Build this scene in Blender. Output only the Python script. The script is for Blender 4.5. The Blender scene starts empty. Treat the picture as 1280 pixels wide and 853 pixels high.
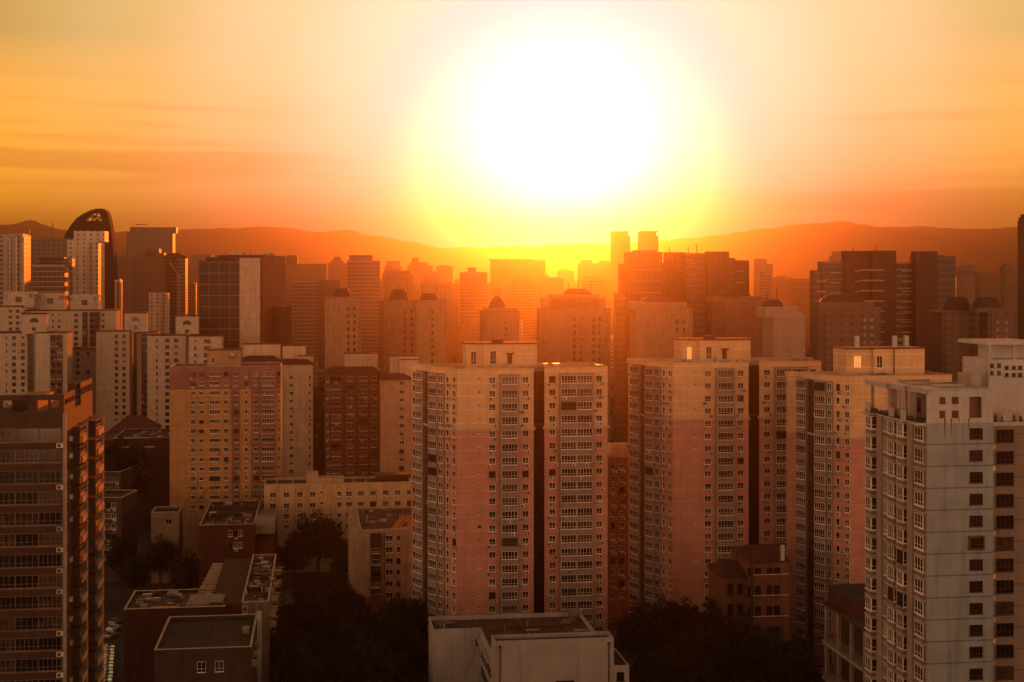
import bpy, math, random
from mathutils import Vector, noise

R = math.radians
sc = bpy.context.scene
COL = sc.collection

# ------------------------------------------------------------------ camera
F = 1778.0          # focal length in pixels of the 1280 px wide photograph (50 mm)
CAMH = 85.0         # the camera stands on a tower roof
HZ = 350.0          # horizon row
cam_d = bpy.data.cameras.new('camera')
cam_d.lens = 50; cam_d.sensor_width = 36; cam_d.shift_y = -(426.5-HZ)/1280
cam_d.clip_start = 0.5; cam_d.clip_end = 30000
cam = bpy.data.objects.new('camera', cam_d); COL.objects.link(cam)
cam.location = (0, 0, CAMH); cam.rotation_euler = (R(90), 0, 0)
sc.camera = cam

# ------------------------------------------------------------------ light
SUN_EL = 4.1; SUN_AZ = 2.1       # degrees above horizon, degrees right of straight ahead
sd = Vector((math.sin(R(SUN_AZ))*math.cos(R(SUN_EL)), math.cos(R(SUN_AZ))*math.cos(R(SUN_EL)), math.sin(R(SUN_EL))))
HAZE_DENSITY = 0.00031
HAZE_G = 0.935
W_STRENGTH = 1.0
world = bpy.data.worlds.new('World'); sc.world = world; world.use_nodes = True
def build_world():
    nt = world.node_tree; n = nt.nodes; l = nt.links; n.clear()
    out = n.new('ShaderNodeOutputWorld')
    def math_(op, a, b=None, c=None, clamp=False):
        m = n.new('ShaderNodeMath'); m.operation = op; m.use_clamp = clamp
        for i, v in enumerate((a, b, c)):
            if v is None: continue
            if isinstance(v, (int, float)): m.inputs[i].default_value = v
            else: l.new(v, m.inputs[i])
        return m.outputs[0]
    sky = n.new('ShaderNodeTexSky'); sky.sky_type = 'NISHITA'; sky.sun_disc = False
    sky.sun_elevation = R(SUN_EL); sky.sun_rotation = R(SUN_AZ)
    sky.air_density = 1.2; sky.dust_density = 4.0; sky.ozone_density = 1.0
    bg1 = n.new('ShaderNodeBackground'); bg1.inputs['Strength'].default_value = 0.01
    tint = n.new('ShaderNodeMix'); tint.data_type = 'RGBA'; tint.blend_type = 'MULTIPLY'; tint.inputs[0].default_value = 1
    l.new(sky.outputs[0], tint.inputs[6]); tint.inputs[7].default_value = (1.0, .48, .22, 1)
    l.new(tint.outputs[2], bg1.inputs['Color'])
    # dusty evening air: glow round the sun and warm belt along the horizon, by direction
    tc = n.new('ShaderNodeTexCoord')
    nrm = n.new('ShaderNodeVectorMath'); nrm.operation = 'NORMALIZE'; l.new(tc.outputs['Generated'], nrm.inputs[0])
    dot = n.new('ShaderNodeVectorMath'); dot.operation = 'DOT_PRODUCT'; l.new(nrm.outputs[0], dot.inputs[0]); dot.inputs[1].default_value = sd
    sep = n.new('ShaderNodeSeparateXYZ'); l.new(nrm.outputs[0], sep.inputs[0])
    ang = math_('MULTIPLY', math_('ARCCOSINE', math_('MINIMUM', dot.outputs['Value'], 1.0)), 180/math.pi)   # degrees from the sun
    el = math_('MULTIPLY', math_('ARCSINE', sep.outputs[2]), 180/math.pi)
    # colour by angle from the sun
    ramp = n.new('ShaderNodeValToRGB'); ramp.color_ramp.interpolation = 'EASE'
    l.new(math_('DIVIDE', ang, 60.0, clamp=True), ramp.inputs[0])
    cr = ramp.color_ramp
    stops = [(0.0, (1.0, 1.0, 1.0)), (3.0/60, (.85, .72, 1.0)), (5.0/60, (.50, .38, .80)), (7.0/60, (.48, .45, .66)), (9.5/60, (.44, .62, .52)),
             (13/60, (.42, .58, .36)), (18/60, (.46, .47, .19)), (24/60, (.45, .34, .09)), (36/60, (.26, .13, .05)), (1.0, (.10, .06, .035))]
    while len(cr.elements) < len(stops): cr.elements.new(0.5)
    for e, (p, c) in zip(cr.elements, stops): e.position = p; e.color = (*c, 1)
    # deeper orange towards the horizon, away from the sun
    low = math_('MULTIPLY', math_('SUBTRACT', 1.0, math_('DIVIDE', math_('ABSOLUTE', el), 9.5, clamp=True)), math_('DIVIDE', math_('SUBTRACT', ang, 9.0), 14.0, clamp=True), clamp=True)
    mixl = n.new('ShaderNodeMix'); mixl.data_type = 'RGBA'; l.new(math_('MULTIPLY', low, .95), mixl.inputs[0])
    l.new(ramp.outputs[0], mixl.inputs[6]); mixl.inputs[7].default_value = (3.4, 1.28, .015, 1)
    # only within 60 degrees of the sun does the deep orange stand; the far side is a dull rose belt
    far = math_('DIVIDE', math_('SUBTRACT', ang, 30.0), 50.0, clamp=True)
    belt = n.new('ShaderNodeValToRGB'); l.new(math_('DIVIDE', math_('MAXIMUM', el, 0.0), 90.0, clamp=True), belt.inputs[0])
    bc = belt.color_ramp
    bs = [(0.02, BELT[0]), (.11, BELT[1]), (.35, BELT[2]), (1.0, BELT[3])]
    while len(bc.elements) < len(bs): bc.elements.new(0.5)
    for e, (p, c) in zip(bc.elements, bs): e.position = p; e.color = (*c, 1)
    mixf = n.new('ShaderNodeMix'); mixf.data_type = 'RGBA'; l.new(far, mixf.inputs[0])
    l.new(mixl.outputs[2], mixf.inputs[6]); l.new(belt.outputs[0], mixf.inputs[7])
    # thin cloud streaks low over the horizon
    mp = n.new('ShaderNodeMapping'); mp.vector_type = 'POINT'; mp.inputs['Scale'].default_value = (5.5, 5.5, 95); l.new(nrm.outputs[0], mp.inputs['Vector'])
    mp.inputs['Location'].default_value = (1.7, 0, .35)
    nz = n.new('ShaderNodeTexNoise'); nz.inputs['Scale'].default_value = 1.0; nz.inputs['Detail'].default_value = 6; nz.inputs['Roughness'].default_value = .5
    l.new(mp.outputs[0], nz.inputs['Vector'])
    cl = n.new('ShaderNodeMapRange'); cl.inputs['From Min'].default_value = .50; cl.inputs['From Max'].default_value = .72; l.new(nz.outputs['Fac'], cl.inputs['Value'])
    az = math_('MULTIPLY', math_('ARCTAN2', sep.outputs[0], sep.outputs[1]), 180/math.pi)
    def bump(v, c, hw, soft): return math_('DIVIDE', math_('SUBTRACT', hw+soft, math_('ABSOLUTE', math_('SUBTRACT', v, c))), soft, clamp=True)
    wob = math_('MULTIPLY', math_('SUBTRACT', nz.outputs['Fac'], .5), 2.2)
    el2 = math_('ADD', el, wob)
    left = math_('MULTIPLY', bump(el2, 4.55, .22, .25), bump(az, -19.0, 8.5, 5.0))
    right = math_('MULTIPLY', bump(el2, 2.95, .35, .4), bump(az, 19.0, 8.0, 8.0))
    wisps = math_('MULTIPLY', math_('MULTIPLY', cl.outputs[0], .35), math_('MULTIPLY', bump(el, 4.0, 2.5, 2.0), math_('DIVIDE', math_('SUBTRACT', ang, 8.0), 8.0, clamp=True)))
    cmask = math_('MAXIMUM', math_('MULTIPLY', math_('MAXIMUM', left, right), .34), wisps)
    mixc = n.new('ShaderNodeMix'); mixc.data_type = 'RGBA'; l.new(cmask, mixc.inputs[0]); l.new(mixf.outputs[2], mixc.inputs[6]); mixc.inputs[7].default_value = (.42, .15, .03, 1)
    # white aureole close round the sun
    aur = math_('MULTIPLY', math_('EXPONENT', math_('MULTIPLY', math_('MULTIPLY', ang, ang), -1/11.0)), 1.5)
    vs = n.new('ShaderNodeVectorMath'); vs.operation = 'SCALE'; vs.inputs[0].default_value = (.85, .70, 1.0); l.new(aur, vs.inputs['Scale'])
    aur2 = math_('MULTIPLY', math_('EXPONENT', math_('MULTIPLY', math_('MULTIPLY', ang, ang), -1/42.0)), .5)
    vs2 = n.new('ShaderNodeVectorMath'); vs2.operation = 'SCALE'; vs2.inputs[0].default_value = (.1, .22, 1.2); l.new(aur2, vs2.inputs['Scale'])
    vb = n.new('ShaderNodeVectorMath'); vb.operation = 'ADD'; l.new(vs.outputs[0], vb.inputs[0]); l.new(vs2.outputs[0], vb.inputs[1])
    va = n.new('ShaderNodeVectorMath'); va.operation = 'ADD'; l.new(mixc.outputs[2], va.inputs[0]); l.new(vb.outputs[0], va.inputs[1])
    bg2 = n.new('ShaderNodeBackground'); l.new(va.outputs[0], bg2.inputs['Color']); bg2.inputs['Strength'].default_value = SKY_K
    add = n.new('ShaderNodeAddShader'); l.new(bg1.outputs[0], add.inputs[0]); l.new(bg2.outputs[0], add.inputs[1])
    l.new(add.outputs[0], out.inputs['Surface'])
SKY_K = 0.39
BELT = [(4.9,2.15,.98), (.84,.42,.21), (.11,.07,.045), (.035,.025,.018)]
build_world()
sun_d = bpy.data.lights.new('sun', 'SUN'); sun_d.energy = 5.0; sun_d.angle = R(0.5); sun_d.color = (1.0, .15, .007)
sun = bpy.data.objects.new('sun', sun_d); COL.objects.link(sun)
sun.rotation_euler = sd.to_track_quat('Z', 'Y').to_euler(); sun.location = (50, 800, 300)

sc.view_settings.view_transform = 'Standard'; sc.view_settings.look = 'None'
sc.view_settings.gamma = 1.0; sc.view_settings.use_curve_mapping = False
sc.view_settings.exposure = 1.9
cy = sc.cycles
cy.use_denoising = True; cy.max_bounces = 5; cy.diffuse_bounces = 2; cy.glossy_bounces = 2; cy.transmission_bounces = 2
cy.volume_bounces = 0; cy.transparent_max_bounces = 6; cy.caustics_reflective = False; cy.caustics_refractive = False

# ------------------------------------------------------------------ helpers
GRID = R(7.7)       # the street grid is turned a little against the view
def P(px, D): return ((px-640)/F*D, D)
def Zof(py, D): return CAMH-(py-HZ)/F*D

class MB:
    """collects shapes into one mesh"""
    def __init__(s): s.v = []; s.f = []; s.m = []; s.uv = {}
    def quad(s, a, b, c, d, m=0, uv=None):
        i = len(s.v); s.v += [a, b, c, d]; s.f.append((i, i+1, i+2, i+3)); s.m.append(m)
        if uv: s.uv[len(s.f)-1] = uv
    def tri(s, a, b, c, m=0):
        i = len(s.v); s.v += [a, b, c]; s.f.append((i, i+1, i+2)); s.m.append(m)
    def box(s, x0, x1, y0, y1, z0, z1, m=0, skip=''):
        i = len(s.v)
        s.v += [(x0,y0,z0),(x1,y0,z0),(x1,y1,z0),(x0,y1,z0),(x0,y0,z1),(x1,y0,z1),(x1,y1,z1),(x0,y1,z1)]
        for f, k in (((0,3,2,1),'b'),((4,5,6,7),'t'),((0,1,5,4),'f'),((1,2,6,5),'r'),((2,3,7,6),'k'),((3,0,4,7),'l')):
            if k in skip: continue
            s.f.append(tuple(i+q for q in f)); s.m.append(m)
            if k == 'f': s.uv[len(s.f)-1] = ((x0,z0),(x1,z0),(x1,z1),(x0,z1))
            if k == 'r': s.uv[len(s.f)-1] = ((y0,z0),(y1,z0),(y1,z1),(y0,z1))
            if k == 'k': s.uv[len(s.f)-1] = ((x1,z0),(x0,z0),(x0,z1),(x1,z1))
            if k == 'l': s.uv[len(s.f)-1] = ((y1,z0),(y0,z0),(y0,z1),(y1,z1))
    def bar(s, a, b, r=.05, m=0):
        a = Vector(a); b = Vector(b); d = (b-a); L = d.length
        if L < 1e-6: return
        d.normalize(); u = d.cross(Vector((0,0,1)))
        if u.length < 1e-3: u = Vector((1,0,0))
        u.normalize(); w = d.cross(u)
        i = len(s.v)
        for p in (a, b):
            for k in range(4):
                t = math.pi/4+k*math.pi/2
                s.v.append(tuple(p+(u*math.cos(t)+w*math.sin(t))*r*1.414))
        for k in range(4): s.f.append((i+k, i+(k+1)%4, i+4+(k+1)%4, i+4+k)); s.m.append(m)
        s.f.append((i+3,i+2,i+1,i)); s.m.append(m); s.f.append((i+4,i+5,i+6,i+7)); s.m.append(m)
    def cyl(s, c, r, z0, z1, n=12, m=0, r2=None):
        r2 = r if r2 is None else r2; i = len(s.v)
        for z, q in ((z0, r), (z1, r2)):
            for k in range(n):
                t = 2*math.pi*k/n; s.v.append((c[0]+q*math.cos(t), c[1]+q*math.sin(t), z))
        for k in range(n): s.f.append((i+k, i+(k+1)%n, i+n+(k+1)%n, i+n+k)); s.m.append(m)
        s.f.append(tuple(i+n+k for k in range(n))); s.m.append(m)
    def prism(s, poly, z0, z1, m=0, top=True, bottom=False, mt=None):
        n = len(poly); i = len(s.v)
        for p in poly: s.v.append((p[0], p[1], z0))
        for p in poly: s.v.append((p[0], p[1], z1))
        u = 0
        for k in range(n):
            a, b = poly[k], poly[(k+1) % n]; L = math.hypot(b[0]-a[0], b[1]-a[1])
            s.f.append((i+k, i+(k+1)%n, i+n+(k+1)%n, i+n+k)); s.m.append(m)
            s.uv[len(s.f)-1] = ((u,z0),(u+L,z0),(u+L,z1),(u,z1)); u += L
        if top: s.f.append(tuple(i+n+k for k in range(n))); s.m.append(m if mt is None else mt)
        if bottom: s.f.append(tuple(i+k for k in reversed(range(n)))); s.m.append(m)
    def add(s, other, loc=(0,0,0), rz=0, moff=0):
        c, sn = math.cos(rz), math.sin(rz); i = len(s.v)
        s.v += [(loc[0]+c*x-sn*y, loc[1]+sn*x+c*y, loc[2]+z) for x, y, z in other.v]
        base = len(s.f)
        s.f += [tuple(i+q for q in f) for f in other.f]; s.m += [m+moff for m in other.m]
        for k, u in other.uv.items(): s.uv[base+k] = u
    def mesh(s, name, mats):
        me = bpy.data.meshes.new(name); me.from_pydata(s.v, [], s.f)
        for m in mats: me.materials.append(m)
        if any(s.m): me.polygons.foreach_set('material_index', s.m)
        if s.uv:
            uvl = me.uv_layers.new(name='UVMap')
            for fi, uv in s.uv.items():
                ls = me.polygons[fi].loop_start
                for k, u in enumerate(uv): uvl.data[ls+k].uv = u
        me.update(); return me

def link(name, me, parent=None, loc=(0,0,0), rz=0):
    o = bpy.data.objects.new(name, me); COL.objects.link(o)
    o.location = loc; o.rotation_euler = (0, 0, rz)
    if parent: o.parent = parent
    return o
def obj(name, mb, mats, parent=None, loc=(0,0,0), rz=0):
    if not isinstance(mats, (list, tuple)): mats = [mats]
    return link(name, mb.mesh(name, mats), parent, loc, rz)
def thing(name, label, cat, loc=(0,0,0), rz=0, group=None):
    o = bpy.data.objects.new(name, None); COL.objects.link(o); o.location = loc; o.rotation_euler = (0,0,rz)
    o.empty_display_size = 1
    o['label'] = label; o['category'] = cat
    if group: o['group'] = group
    return o
def copy_tree(o, parent=None):
    c = o.copy(); COL.objects.link(c)
    if parent: c.parent = parent
    for ch in list(o.children): copy_tree(ch, c)
    return c
def struct(o): o['kind'] = 'structure'; return o
def stuff(o): o['kind'] = 'stuff'; return o

# ------------------------------------------------------------------ materials
MATS = {}
def _nt(name):
    m = bpy.data.materials.new(name); m.use_nodes = True; nt = m.node_tree
    b = nt.nodes['Principled BSDF']; return m, nt, b
def mat(name, c, rough=.7, var=.18, scale=.6, metal=0.0, spec=.3, rnd=0.0, bump=0.0):
    """plain surface with mottling; rnd varies it per object"""
    if name in MATS: return MATS[name]
    m, nt, b = _nt(name); n, l = nt.nodes, nt.links
    b.inputs['Roughness'].default_value = rough; b.inputs['Metallic'].default_value = metal
    b.inputs['Specular IOR Level'].default_value = spec
    g = n.new('ShaderNodeNewGeometry')
    nz = n.new('ShaderNodeTexNoise'); nz.inputs['Scale'].default_value = scale; nz.inputs['Detail'].default_value = 5
    l.new(g.outputs['Position'], nz.inputs['Vector'])
    mr = n.new('ShaderNodeMapRange'); mr.inputs['From Min'].default_value = .3; mr.inputs['From Max'].default_value = .7
    mr.inputs['To Min'].default_value = 1-var; mr.inputs['To Max'].default_value = 1+var*.6
    l.new(nz.outputs['Fac'], mr.inputs['Value'])
    h = n.new('ShaderNodeHueSaturation'); h.inputs['Color'].default_value = (*c, 1); l.new(mr.outputs[0], h.inputs['Value'])
    last = h.outputs[0]
    if rnd:
        oi = n.new('ShaderNodeObjectInfo'); m2 = n.new('ShaderNodeMapRange'); l.new(oi.outputs['Random'], m2.inputs['Value'])
        m2.inputs['To Min'].default_value = 1-rnd; m2.inputs['To Max'].default_value = 1+rnd
        h2 = n.new('ShaderNodeHueSaturation'); l.new(last, h2.inputs['Color']); l.new(m2.outputs[0], h2.inputs['Value']); last = h2.outputs[0]
    l.new(last, b.inputs['Base Color'])
    if bump:
        bp = n.new('ShaderNodeBump'); bp.inputs['Strength'].default_value = bump; l.new(nz.outputs['Fac'], bp.inputs['Height']); l.new(bp.outputs[0], b.inputs['Normal'])
    MATS[name] = m; return m

def wall_mat(name, c, fh=0.0, line=1.25, dirt=.35, z_off=0.0):
    """rendered wall: patchy paint, rain streaks, joint line at each storey"""
    if name in MATS: return MATS[name]
    m, nt, b = _nt(name); n, l = nt.nodes, nt.links
    b.inputs['Roughness'].default_value = .85; b.inputs['Specular IOR Level'].default_value = .2
    g = n.new('ShaderNodeNewGeometry')
    def noise_(scale, vec, detail=4):
        mp = n.new('ShaderNodeMapping'); mp.inputs['Scale'].default_value = vec; l.new(g.outputs['Position'], mp.inputs['Vector'])
        z = n.new('ShaderNodeTexNoise'); z.inputs['Scale'].default_value = scale; z.inputs['Detail'].default_value = detail; l.new(mp.outputs[0], z.inputs['Vector'])
        return z.outputs['Fac']
    def rng(v, a, b_, lo, hi):
        mr = n.new('ShaderNodeMapRange'); l.new(v, mr.inputs['Value'])
        for k, q in zip(('From Min','From Max','To Min','To Max'), (a, b_, lo, hi)): mr.inputs[k].default_value = q
        return mr.outputs[0]
    def mul(a, b_):
        q = n.new('ShaderNodeMath'); q.operation = 'MULTIPLY'
        for i, v in enumerate((a, b_)):
            if isinstance(v, (int, float)): q.inputs[i].default_value = v
            else: l.new(v, q.inputs[i])
        return q.outputs[0]
    patch = rng(noise_(.35, (1,1,1)), .35, .7, 1-dirt*.35, 1.08)
    streak = rng(noise_(1.0, (1.3,1.3,.09), 5), .5, .8, 1.0, 1-dirt)
    fine = rng(noise_(6, (1,1,1), 2), .3, .7, .95, 1.05)
    v = mul(mul(patch, streak), fine)
    if fh:
        uv = n.new('ShaderNodeUVMap'); uv.uv_map = 'UVMap'; sp = n.new('ShaderNodeSeparateXYZ'); l.new(uv.outputs[0], sp.inputs[0])
        a = n.new('ShaderNodeMath'); a.operation = 'ADD'; l.new(sp.outputs[1], a.inputs[0]); a.inputs[1].default_value = 1000*fh-z_off
        d = n.new('ShaderNodeMath'); d.operation = 'DIVIDE'; l.new(a.outputs[0], d.inputs[0]); d.inputs[1].default_value = fh
        fr = n.new('ShaderNodeMath'); fr.operation = 'FRACT'; l.new(d.outputs[0], fr.inputs[0])
        lt = n.new('ShaderNodeMath'); lt.operation = 'LESS_THAN'; l.new(fr.outputs[0], lt.inputs[0]); lt.inputs[1].default_value = .07
        v = mul(v, rng(lt.outputs[0], 0, 1, 1, line))
    h = n.new('ShaderNodeHueSaturation'); h.inputs['Color'].default_value = (*c, 1); l.new(v, h.inputs['Value'])
    l.new(h.outputs[0], b.inputs['Base Color'])
    MATS[name] = m; return m

def grid_mat(name, c, glass=(.06,.045,.035), bw=3.2, fh=3.0, ww=.55, wh=.5, band=0.0, rough=.6):
    """far facade: rows of windows drawn from the face's own metric UV"""
    if name in MATS: return MATS[name]
    m, nt, b = _nt(name); n, l = nt.nodes, nt.links
    b.inputs['Roughness'].default_value = rough; b.inputs['Specular IOR Level'].default_value = .3
    uv = n.new('ShaderNodeUVMap'); uv.uv_map = 'UVMap'; sp = n.new('ShaderNodeSeparateXYZ'); l.new(uv.outputs[0], sp.inputs[0])
    def M(op, a, b_=None):
        q = n.new('ShaderNodeMath'); q.operation = op
        for i, v in enumerate((a, b_)):
            if v is None: continue
            if isinstance(v, (int, float)): q.inputs[i].default_value = v
            else: l.new(v, q.inputs[i])
        return q.outputs[0]
    U = M('DIVIDE', sp.outputs[0], bw); V = M('DIVIDE', sp.outputs[1], fh)
    fu, fv = M('FRACT', U), M('FRACT', V)
    mu = M('LESS_THAN', M('ABSOLUTE', M('SUBTRACT', fu, .5)), ww/2); mv = M('LESS_THAN', M('ABSOLUTE', M('SUBTRACT', fv, .5)), wh/2)
    mask = M('MULTIPLY', mu, mv)
    cx = n.new('ShaderNodeCombineXYZ'); l.new(M('FLOOR', U), cx.inputs[0]); l.new(M('FLOOR', V), cx.inputs[1])
    wn = n.new('ShaderNodeTexWhiteNoise'); l.new(cx.outputs[0], wn.inputs['Vector'])
    g = n.new('ShaderNodeNewGeometry'); nz = n.new('ShaderNodeTexNoise'); nz.inputs['Scale'].default_value = .15; l.new(g.outputs['Position'], nz.inputs['Vector'])
    mr = n.new('ShaderNodeMapRange'); l.new(nz.outputs['Fac'], mr.inputs['Value']); mr.inputs['To Min'].default_value = .75; mr.inputs['To Max'].default_value = 1.2
    h = n.new('ShaderNodeHueSaturation'); h.inputs['Color'].default_value = (*c, 1); l.new(mr.outputs[0], h.inputs['Value'])
    mx0 = n.new('ShaderNodeMix'); mx0.data_type = 'RGBA'; l.new(M('MULTIPLY', M('LESS_THAN', fv, .12), band), mx0.inputs[0]); l.new(h.outputs[0], mx0.inputs[6]); mx0.inputs[7].default_value = (.6,.55,.5,1)
    gl = n.new('ShaderNodeMix'); gl.data_type = 'RGBA'; l.new(M('MULTIPLY', wn.outputs['Value'], .6), gl.inputs[0]); gl.inputs[6].default_value = (*glass, 1); gl.inputs[7].default_value = (*[x*.7 for x in c], 1)
    mx = n.new('ShaderNodeMix'); mx.data_type = 'RGBA'; l.new(mask, mx.inputs[0]); l.new(mx0.outputs[2], mx.inputs[6]); l.new(gl.outputs[2], mx.inputs[7])
    l.new(mx.outputs[2], b.inputs['Base Color'])
    ro = n.new('ShaderNodeMapRange'); l.new(mask, ro.inputs['Value']); ro.inputs['To Min'].default_value = rough; ro.inputs['To Max'].default_value = .5
    l.new(ro.outputs[0], b.inputs['Roughness'])
    MATS[name] = m; return m

def glass_mat(name, dark=(.008,.006,.006), cur=(.20,.14,.10), amount=.35):
    """window glass over dark rooms, some with curtains (per window)"""
    if name in MATS: return MATS[name]
    m, nt, b = _nt(name); n, l = nt.nodes, nt.links
    oi = n.new('ShaderNodeObjectInfo'); g = n.new('ShaderNodeNewGeometry')
    nz = n.new('ShaderNodeTexNoise'); nz.inputs['Scale'].default_value = 1.1; nz.inputs['Detail'].default_value = 0; l.new(g.outputs['Position'], nz.inputs['Vector'])
    ad = n.new('ShaderNodeMath'); ad.operation = 'ADD'; l.new(oi.outputs['Random'], ad.inputs[0]); l.new(nz.outputs['Fac'], ad.inputs[1])
    mr = n.new('ShaderNodeMapRange'); l.new(ad.outputs[0], mr.inputs['Value'])
    mr.inputs['From Min'].default_value = .75; mr.inputs['From Max'].default_value = 1.45; mr.inputs['To Max'].default_value = amount
    mx = n.new('ShaderNodeMix'); mx.data_type = 'RGBA'; l.new(mr.outputs[0], mx.inputs[0]); mx.inputs[6].default_value = (*dark, 1); mx.inputs[7].default_value = (*cur, 1)
    l.new(mx.outputs[2], b.inputs['Base Color']); b.inputs['Roughness'].default_value = .12; b.inputs['Specular IOR Level'].default_value = .5
    MATS[name] = m; return m

def roof_mat(name, c):
    return mat(name, c, rough=.9, var=.45, scale=.35, bump=.2)

FRAME = mat('white_frame', (.85,.80,.72), rough=.5, var=.1, rnd=.25)
DULLF = mat('dull_frame', (.18,.15,.13), rough=.5, rnd=.3)
DFRAME = mat('dark_frame', (.06,.045,.04), rough=.5, rnd=.3)
GLASS = glass_mat('glass')
DGLASS = glass_mat('dark_glass', cur=(.06,.04,.035))
ACW = mat('ac_white', (.52,.48,.42), rough=.6, rnd=.4)
ACD = mat('ac_grille', (.05,.045,.04))
CREAM = wall_mat('cream_paint', (.68,.46,.27), fh=2.864, dirt=.2)
PINK = wall_mat('pink_paint', (.55,.275,.22), fh=2.864, dirt=.2)
GREY = wall_mat('grey_paint', (.30,.25,.23))
DKSTRIP = wall_mat('umber_shade_paint', (.055,.04,.035))  # grey wall turned away and gap between wings, shade painted in
WHITE = wall_mat('white_paint', (.46,.46,.46), dirt=.3)
CONC = wall_mat('concrete', (.33,.29,.25), dirt=.4)
BROWN = wall_mat('brown_render', (.16,.085,.055))
REDB = wall_mat('red_brick_wall', (.17,.06,.045))
ROOFD = roof_mat('roof_dark', (.055,.04,.035))
ROOFB = roof_mat('roof_bitumen_brown', (.10,.055,.04))
METAL = mat('grey_metal', (.3,.28,.26), rough=.4, metal=.6)
ORN = mat('trim_pale', (.52,.44,.34), rough=.8)
def sky_pane_mat():
    m, nt, b = _nt('sky_glow_pane'); b.inputs['Base Color'].default_value = (.5,.3,.1,1)
    b.inputs['Emission Color'].default_value = (1,.36,.08,1); b.inputs['Emission Strength'].default_value = .22; return m  # pane emits in place of the evening sky seen through the window
SKYPANE = sky_pane_mat()

# ------------------------------------------------------------------ window / small part templates
_T = {}
def win_mb(w, h, n=2, transom=True, sill=True):
    """frame with n lights, centre origin on the wall face, looking to -y; returns frame and pane"""
    t = .055 if w > .9 else .045
    f = MB(); p = MB()
    f.box(-w/2, w/2, -.10, .0, h/2-t, h/2, skip='k'); f.box(-w/2, w/2, -.10, .0, -h/2, -h/2+t, skip='k')
    f.box(-w/2, -w/2+t, -.10, .0, -h/2+t, h/2-t, skip='ktb'); f.box(w/2-t, w/2, -.10, .0, -h/2+t, h/2-t, skip='ktb')
    for i in range(1, n):
        x = -w/2+w*i/n; f.box(x-t*.45, x+t*.45, -.09, .0, -h/2+t, h/2-t, skip='ktb')
    if transom: f.box(-w/2+t, w/2-t, -.085, .0, -h*.18-t*.4, -h*.18+t*.4, skip='klr')
    if sill: f.box(-w/2-.08, w/2+.08, -.2, 0, -h/2-.09, -h/2-.005, skip='k')
    p.quad((-w/2+t*.5, -.03, -h/2+t*.5), (w/2-t*.5, -.03, -h/2+t*.5), (w/2-t*.5, -.03, h/2-t*.5), (-w/2+t*.5, -.03, h/2-t*.5))
    return f, p
def template(kind, w, h, n, dark, glass):
    key = (kind, round(w, 2), round(h, 2), n, dark, glass)
    if key not in _T:
        f, p = win_mb(w, h, n, transom=(kind != 'vent' and h > 1.0), sill=(kind != 'strip'))
        fm = (FRAME, DFRAME, DULLF)[int(dark)]
        gm = {0: GLASS, 1: DGLASS, 2: SKYPANE}[glass]
        _T[key] = (f, p, f.mesh('window', [fm]), p.mesh('pane', [gm]), fm, gm)
    return _T[key]
def ac_mb():
    m = MB(); m.box(-.46, .46, -.46, -.1, 0, .62, 0)
    i = len(m.v); k = 10
    m.v += [(-.1+.24*math.cos(2*math.pi*q/k), -.465, .31+.24*math.sin(2*math.pi*q/k)) for q in range(k)]
    m.f.append(tuple(range(i, i+k))); m.m.append(1)
    m.box(-.4, -.35, -.4, 0, -.05, 0, 1); m.box(.35, .4, -.4, 0, -.05, 0, 1)
    m.bar((.42, -.2, .4), (.5, -.02, 1.0), .02, 1)
    return m
ACMB = ac_mb(); ACME = ACMB.mesh('air_conditioner', [ACW, ACD])

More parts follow.
